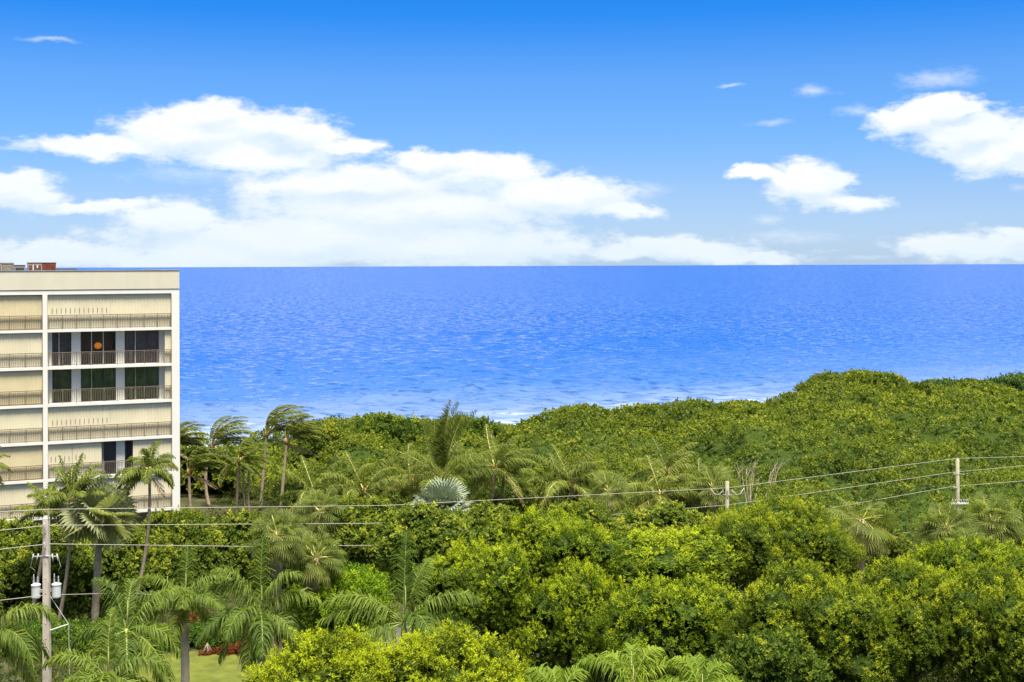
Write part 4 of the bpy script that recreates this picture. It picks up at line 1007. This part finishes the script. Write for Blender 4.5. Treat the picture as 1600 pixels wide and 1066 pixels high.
# middle trees
T('broad yellow green tree left of the middle, lit heads above dark stems', 'tree', 735, 838, 90, 61, 990, M['ficus'], 201, nl=10, trunks=3, share='fa', **FC)
T('yellow green tree behind the round one, in the middle of the row', 'tree', 860, 802, 110, 64.5, 940, M['ficus'], 202, nl=11, trunks=3, share='fb', **FC)
T('yellow green tree with layered heads below the wooden pole', 'tree', 1030, 822, 108, 66, 945, M['ficus'], 203, nl=11, trunks=3, share='fa', **FC)
T('olive green tree with speckled crown beside the drooping sabal palm', 'tree', 1210, 786, 125, 74, 925, M['ficus2'], 204, nl=11, trunks=3, **FO)
T('dense tree with upright leafy heads and dark trunks below', 'tree', 885, 890, 112, 61, 1062, M['ficus'], 205, nl=12, trunks=4, share='fb', **FC)
T('rounded tree with bright heads above the arching bottom palms', 'tree', 1062, 912, 112, 57, 1058, M['ficus'], 206, nl=12, trunks=4, share='fc', **FC)
T('dark olive tree seen behind the dense upright one', 'tree', 760, 905, 75, 66, 1040, M['glossy'], 207, nl=9, trunks=3, **FO)
T('small fresh green tree left of the royal palm', 'tree', 535, 892, 78, 60, 1015, M['lime'], 208, nl=9, trunks=3, csp=.55, rc=.38, spr=10, k=6, leaf=.17, wid=.06, youth=.6, up=.9, fill=.3)
T('small tree with bronze tinted leaves right of the royal palm', 'tree', 690, 925, 45, 66, 1010, M['ficus2'], 209, nl=7, trunks=2, **FO)
T('clipped low bush behind the long hedge tree at the right edge', 'bush', 1520, 852, 118, 61, 940, M['ficus'], 210, name='clipped_bush', nl=10, trunks=3, lobe=.40, **FO)
T('clipped hedge tree with spiky top, left one of the long row', 'tree', 1275, 886, 128, 54, 1115, M['ficus2'], 211, name='hedge_tree', nl=14, trunks=3, share='ha', **FO)
T('clipped hedge tree with spiky top, middle one of the long row', 'tree', 1425, 884, 120, 55, 1095, M['ficus2'], 212, name='hedge_tree', nl=13, trunks=3, share='hb', **FO)
T('clipped hedge tree with reddish shoots at the right edge', 'tree', 1575, 890, 118, 53, 1130, M['ficus2'], 213, name='hedge_tree', nl=13, trunks=3, share='ha', **FO)
T('dark glossy rounded bush in front of the long hedge row', 'bush', 1205, 985, 82, 49, 1140, M['glossy'], 214, name='rounded_bush', nl=9, trunks=2, csp=.5, rc=.36, spr=9, k=6, leaf=.13, wid=.08, youth=.35, up=.6, fill=.25)
T('bright yellow shrub mound beside the lawn at the bottom, left half', 'bush', 510, 1002, 128, 46.5, 1170, M['yellow'], 216, name='yellow_shrub', nl=12, trunks=3, share='yellow', csp=.50, rc=.32, spr=16, k=6, leaf=.105, wid=.055, youth=1.0, up=.9, fill=.25, tallc=1.6)
T('bright yellow shrub mound at the bottom under the royal palm, right half', 'bush', 705, 999, 128, 46, 1170, M['yellow'], 217, name='yellow_shrub', nl=12, trunks=3, share='yellow', csp=.50, rc=.32, spr=16, k=6, leaf=.105, wid=.055, youth=1.0, up=.9, fill=.25, tallc=1.6)
# beds round the lawn
T('low green hedge behind the lawn with red shrubs over it', 'hedge', 330, 978, 62, 76.5, 1012, M['hedge'], 220, name='low_hedge', nl=9, depth=.35, csp=.5, rc=.3, spr=8, k=5, leaf=.16, wid=.08, youth=.3, up=.8, fill=.2)
T('low green plants at the left below the concrete pole', 'hedge', 120, 985, 140, 75.5, 1028, M['hedge'], 221, name='low_hedge', nl=12, depth=.25, csp=.55, rc=.35, spr=8, k=5, leaf=.2, wid=.07, youth=.3, up=.9, fill=.2)
GR = 'red leaved shrubs round the lawn'
T('red leaved shrub behind the grey royal palm trunk', 'shrub', 300, 967, 22, 79, 987, M['croton'], 222, name='red_shrub', group=GR, nl=5, csp=.35, rc=.25, spr=8, k=5, leaf=.18, wid=.08, youth=.4, up=.8, fill=.2)
for i, (px, py, lab) in enumerate(((322, 1020, 'orange red low shrub at the lawn edge, nearest the grey palm trunk'), (352, 1014, 'pinkish low shrub at the lawn edge under hanging fronds'), (378, 1008, 'red low shrub at the far lawn edge, nearest the yellow mound'), (392, 1006, 'small coral shrub beside the yellow mound'))):
    T(lab, 'shrub', px, py, 12, 74.4, py+12, M['croton'], 223+i, name='red_shrub', group=GR, nl=4, csp=.3, rc=.2, spr=7, k=5, leaf=.13, wid=.06, youth=.7, up=.8, fill=.2)

# dead bush of bare branches
def dead_bush():
    rng = random.Random(4); c = W(1178, 800, 98); o = empty('dead_bush', (c[0], 98, 0), 'leafless grey bush of bare upright branches by the wooden pole', 'bush')
    b = MB()
    for i in range(15):
        x0 = rng.uniform(-1.0, 1.2); h = rng.uniform(.6, 1)
        p = [(x0*.3, rng.uniform(-.3, .3), .5), (x0, rng.uniform(-.4, .4), c[2]+.5), (x0*1.5+.3+rng.uniform(-.3, .3), rng.uniform(-.5, .5), c[2]+1.6+1.6*h), (x0*1.9+.6+rng.uniform(-.5, .5), rng.uniform(-.6, .6), c[2]+2.2+2.4*h)]
        b.tube(p, [.04, .028, .018, .009], 4)
        q = Vector(p[2]); b.tube([p[2], tuple(q+Vector((rng.uniform(-.5, .6), rng.uniform(-.3, .3), rng.uniform(.5, 1.0))))], [.02, .01], 4)
    b.build('branches', M['twig'], o)['kind'] = 'stuff'
dead_bush()

# ------------------------------------------------------------------ palms
WIND = (2.6, .4, .25)
GW = 'windblown coconut palms by the building'
FB = [(10, 66, 1), (-25, 58, 1.0), (30, 50, 1), (0, 40, 1), (-35, 40, .9), (45, 30, .85), (5, 22, .85), (170, 80, 1.05), (190, 68, .95), (95, 68, 1), (-85, 66, 1), (20, 84, 1.05)]
P = feather_palm
P('coconut_palm', 'windblown coconut palm half hidden behind the building corner', 268, 697, 112, 'coco', 3.5, 1, tone=.7, yel=.35, wind=WIND, fixed=FB, group=GW, base_px=262)
P('coconut_palm', 'windblown coconut palm bent over the surf, nearest the building', 331, 697, 120, 'coco', 4.3, 2, tone=.7, yel=.35, wind=WIND, fixed=FB, group=GW, base_px=326, bend=(-.5, 0, 0))
P('coconut_palm', 'tallest windblown coconut palm, fronds streaming over the surf', 416, 678, 118, 'coco', 4.5, 3, tone=.7, yel=.35, wind=WIND, fixed=FB, group=GW, base_px=405, dead=2)
P('coconut_palm', 'windblown coconut palm close right of the tallest', 447, 689, 116, 'coco', 3.7, 4, tone=.7, yel=.35, wind=WIND, fixed=FB, group=GW, base_px=436)
P('coconut_palm', 'short windblown coconut palm beside the building with a brown arched frond', 294, 737, 108, 'coco', 3.3, 5, wind=WIND, fixed=FB, group=GW, base_px=297, dead=3, tone=.4)
P('coconut_palm', 'short windblown coconut palm with several thin stems', 373, 720, 112, 'coco', 3.0, 6, wind=(1.8, 0, .2), n=14, group=GW, base_px=366, dead=3)
for i, dx in enumerate((.55, .9)):   # neighbouring bare stems of that clump
    c0 = W(373, 724, 112); o = empty('palm_stem', (c0[0]+dx, 112.3, 0), ('slim bare palm stem beside the short windblown palm', 'second slim bare palm stem, right of the first')[i], 'palm stem')
    palm_trunk(o, (0, 0, -.1), (-.2+.1*i, 0, float(c0[2])-.4*i), .1, .07, M['palmbark'], (-.15, 0, 0))
GM = 'coconut palms in front of the dune thicket'
WL = (.55, 0, 0)
P('coconut_palm', 'bushy stemless coconut palm left of the group, fronds fanning from the hedge', 492, 775, 104, 'coco', 4.0, 7, n=15, wind=WL, group=GM, tone=.6)
P('coconut_palm', 'coconut palm with orange leaf bases, left of the big upright one', 568, 768, 103, 'coco', 4.2, 8, n=14, wind=WL, group=GM, tone=.6, dead=2)
P('coconut_palm', 'brownish coconut palm squeezed behind the silver fan palm', 642, 752, 107, 'coco', 3.6, 9, n=14, wind=WL, group=GM, tone=.4, yel=.5, dead=3)
P('coconut_palm', 'big coconut palm with dark upright spear fronds against the surf', 691, 748, 103, 'coco', 5.6, 10, wind=(.3, 0, .1), group=GM, tone=.5, droop=.8,
  fixed=[(75, 87, 1.05, .2, 1.6), (10, 80, 1.1, .3, 1.6), (200, 85, 1.0, .2, 1.6), (172, 62, .98, .35, 1.3), (15, 70, 1.0, .4, 1.4), (-40, 78, .98, .3, 1.6), (120, 82, 1, .25, 1.6), (185, 74, .9, .3, 1.4), (180, 40, .9), (0, 42, .95), (-60, 50, .9), (230, 45, .9), (190, 15, .8), (-10, 20, .85), (-80, 25, .85), (250, 15, .8), (90, 40, .9), (30, 5, .75), (165, -5, .75)])
P('coconut_palm', 'coconut palm on a pale slanting trunk right of the silver fan palm', 772, 730, 105, 'coco', 3.9, 11, n=13, wind=WL, base_px=760, group=GM, tone=.6)
P('coconut_palm', 'lower coconut palm on a brown trunk beside the pale slanting trunk', 786, 744, 107.5, 'coco', 3.7, 12, n=14, wind=WL, base_px=776, group=GM, tone=.55)
P('coconut_palm', 'forked coconut palm with orange crown base above the hedge', 893, 756, 98, 'coco', 3.9, 13, n=14, wind=WL, base_px=884, group=GM, tone=.65)
P('coconut_palm', 'slim coconut palm leaning against the forked one', 879, 757, 99, 'coco', 3.0, 14, n=10, wind=WL, base_px=881, group=GM, tone=.55)
P('coconut_palm', 'coconut palm half sunk in the thicket left of the wooden pole', 1042, 738, 103, 'coco', 3.4, 15, n=15, wind=WL, group=GM, tone=.6)
P('coconut_palm', 'wide low coconut palm with yellow ribs just left of the wooden pole', 1032, 775, 96, 'coco', 4.0, 16, n=13, wind=WL, group=GM, tone=.65, yel=.3, dead=2)
P('coconut_palm', 'low coconut palm behind the wooden pole', 1098, 772, 97, 'coco', 3.0, 17, n=13, wind=WL, group=GM, tone=.55)
UF = [(180, 72, 1), (150, 55, 1), (20, 70, 1), (0, 56, 1.05), (90, 86, 1), (-20, 40, 1), (200, 42, .95), (60, 65, 1), (120, 65, 1), (-60, 40, .9), (240, 40, .9), (180, 15, .9), (0, 12, 1), (-40, 70, 1)]
GL = 'coconut palms in front of the building'
P('coconut_palm', 'leaning coconut palm with slender curved trunk before the building corner', 232, 738, 80, 'coco', 2.5, 20, wind=(.3, 0, 0), base_px=197, bend=(.45, 0, 0), group=GL, tone=.55, r=.10, dead=1, leafL=.62, droop=2.0,
  fixed=[(185, 12, 1.1), (195, 35, 1), (160, 5, .95), (100, 85, .9), (250, 70, .9), (30, 72, .9), (0, 45, .9), (-15, 22, .85), (-40, 30, .9), (230, 30, 1), (150, 55, .95), (60, 50, .95), (-90, 30, .9), (205, -10, .8), (20, 0, .8)])
P('coconut_palm', 'coconut palm with fanned upright fronds before the tall pilaster', 112, 782, 79, 'coco', 2.8, 21, fixed=UF, droop=1.3, wind=(.3, 0, 0), base_px=86, bend=(.2, 0, 0), group=GL, tone=.6, r=.10)
P('coconut_palm', 'coconut palm crown behind the top of the concrete pole', 76, 806, 81, 'coco', 2.7, 22, fixed=UF, droop=1.4, wind=(.3, 0, 0), base_px=45, group=GL, tone=.55, r=.10)
P('coconut_palm', 'coconut palm mostly out of view at the left edge', -30, 735, 78, 'coco', 2.0, 23, n=14, wind=(.3, 0, 0), base_px=-40, group=GL, tone=.6, r=.1, dead=0)
GY = 'royal palms round the lawn'
RF = [(90, 86, 1), (185, 50, 1), (0, 50, 1), (215, 25, 1.0), (-30, 22, 1.0), (160, 10, .95), (20, 8, .95), (250, 35, .95), (-75, 30, .95), (270, -5, .85), (200, -15, .9), (-20, -18, .9)]
P('royal_palm', 'young royal palm with grey ringed trunk and green shaft by the lawn', 287, 932, 62, 'royal', 2.8, 30, droop=1.45, fixed=RF, group=GY, r=.14, dead=0)
P('royal_palm', 'wide royal palm with drooping fronds between lawn and small green tree', 405, 960, 56.5, 'royal', 3.2, 31, base_px=416, fixed=RF+[(190, 70, 1), (-10, 68, 1)], group=GY, r=.14, dead=1)
P('royal_palm', 'big royal palm with one upright frond behind the yellow mound', 629, 972, 55, 'royal', 3.9, 32, group=GY, r=.14, dead=0, droop=1.35,
  fixed=[(80, 87, 1.05), (178, 48, .95), (2, 50, 1.0), (184, 22, 1), (-4, 18, 1.0), (205, 8, 1.0), (-28, 5, 1.0), (-60, 35, .9), (60, 60, .9), (-42, -8, .95), (150, 30, .9), (225, -8, .9)])
P('royal_palm', 'royal palm with curled arching fronds at the bottom left corner', 195, 985, 55.5, 'royal', 3.3, 33, group=GY, r=.14, dead=0, droop=2.3, tone=.6,
  fixed=[(160, 72, .9), (20, 62, 1.05), (-5, 30, 1.0), (-30, 5, 1.0), (185, 25, .9), (215, 0, 1), (250, 10, 1), (-70, 15, 1.05), (280, -5, .9), (100, 75, .9), (-15, -18, .9), (195, -20, .9)])
P('royal_palm', 'royal palm sprawling low in front of the curled one', 165, 1058, 50, 'royal', 3.0, 34, group=GY, r=.14, dead=0, droop=2.0, tone=.6, fixed=RF)
P('royal_palm', 'royal palm reaching in from the left edge', -18, 985, 51, 'royal', 3.0, 35, group=GY, r=.14, dead=0, droop=2.0, tone=.55, fixed=RF)
GA = 'bright arching palms along the bottom edge'
AF = [(175, 62, 1), (5, 60, 1), (140, 75, .9), (40, 72, .95), (200, 35, 1), (-20, 35, 1), (-60, 50, .95), (240, 50, .95), (90, 70, .9), (-90, 30, .9), (170, 10, .9), (10, 8, .9)]
P('feather_palm', 'bright green arching palm with pale spear, left of the bottom pair', 985, 1085, 46, 'areca', 2.6, 40, fixed=AF, group=GA, dead=0)
P('feather_palm', 'bright green arching palm with pale spear, right of the bottom pair', 1093, 1095, 45, 'areca', 2.4, 41, fixed=AF, group=GA, dead=0)
P('feather_palm', 'single bright frond tip palm below the dark trunks', 868, 1112, 45, 'areca', 2.5, 42, fixed=AF, group=GA, dead=0)
FP = fan_palm
FP('fan_palm', 'pale grey green fan palm with thick trunk left of the leaning coconut', 155, 812, 79, 'bismarck', 2.4, 50, n=28, el_rng=(-30, 85), base_px=145, r=.2, dead=0)
FP('fan_palm', 'silver fan palm with stiff pale leaves like a half disc', 690, 795, 95, 'silver', 2.35, 51, n=30, r=.2, el_rng=(0, 78), dead=0)
GS = 'shaggy sabal palms'
FP('sabal_palm', 'shaggy sabal palm rising from the hedge below the low power line', 432, 838, 58, 'sabal', 1.05, 52, group=GS, n=46)
FP('sabal_palm', 'sabal palm behind the shaggy one, half sunk in sea grape', 500, 800, 87, 'sabal', 1.5, 53, group=GS, n=40)
FP('sabal_palm', 'greyish sabal palm between royal palm and small fresh green tree', 492, 872, 59, 'sabal', 1.05, 54, group=GS, n=42)
FP('sabal_palm', 'drooping sabal palm against the dark thicket face', 1345, 812, 80, 'sabal', 1.75, 55, group=GS, n=22, el_rng=(-50, 70))
FP('sabal_palm', 'shaggy sabal palm left of the mossy pole', 1477, 828, 74, 'sabal', 1.4, 56, group=GS, n=50)
FP('sabal_palm', 'shaggy sabal palm right of the mossy pole', 1549, 815, 75, 'sabal', 1.4, 57, group=GS, n=50)
FP('sabal_palm', 'small sabal palm tucked low behind the clipped bush', 1515, 862, 63.5, 'sabal', 1.1, 58, group=GS, n=40)
FP('sabal_palm', 'pale sabal palm behind the wooden pole top', 1112, 762, 95, 'sabal', 1.5, 59, group=GS, n=42)
FP('sabal_palm', 'greyish sabal palm in the thicket below the forked coconut', 950, 768, 94, 'sabal', 1.3, 60, group=GS, n=36)

# ------------------------------------------------------------------ undergrowth below the trees
def build_undergrowth():
    rng = np.random.default_rng(77); n = 12000
    Y = rng.uniform(43, 128, n); X = rng.uniform(-.47, .45, n)*Y
    lawn = (X > -21.8) & (X < -9.0) & (Y < 76.0+.2*(X+10)) & (Y > 56)
    rdm = (X > -8.5) & (np.abs(Y-(74+.114*(X+8)+2.2)) < 4.2)
    k_ = ~lawn & ~rdm & ((X < -10) | (rng.uniform(0, 1, n) < .55)); X, Y = X[k_], Y[k_]; q = (Y < 88) | ((X > -6) & (X < 26) & (Y < 112)) | ((X > -26) & (X < -8) & (Y > 92) & (Y-100 > .42*(X+26)-4)); X, Y = X[q], Y[q]; n = len(X)
    h = rng.uniform(.1, .8, n)*np.where(Y > 86, 2.6, 1); P = np.stack([X, Y, h], 1)
    tone = rng.uniform(.1, .9, n); idx = np.repeat(np.arange(n), 3); m = len(idx)
    b = rng.normal(0, .22, (m, 3)); SP = P[idx]+b*np.array([1.2, 1.2, .5]); SA = unit(np.array([0, 0, 1.0])+rng.normal(0, .35, (m, 3)))
    V, Q, t, y = leaves_from_sprigs(SP, SA, 5, .34, .10, rng, (rng.uniform(0, 1, m) < .2)*.6, tone[idx], inner=.3)
    o = link('undergrowth', np_mesh('undergrowth', V, Q, mats=[M['under']], attrs={'tone': t, 'young': y}))
    tag(o, 'low leafy undergrowth covering the ground below the trees', 'undergrowth', kind='stuff')
build_undergrowth()
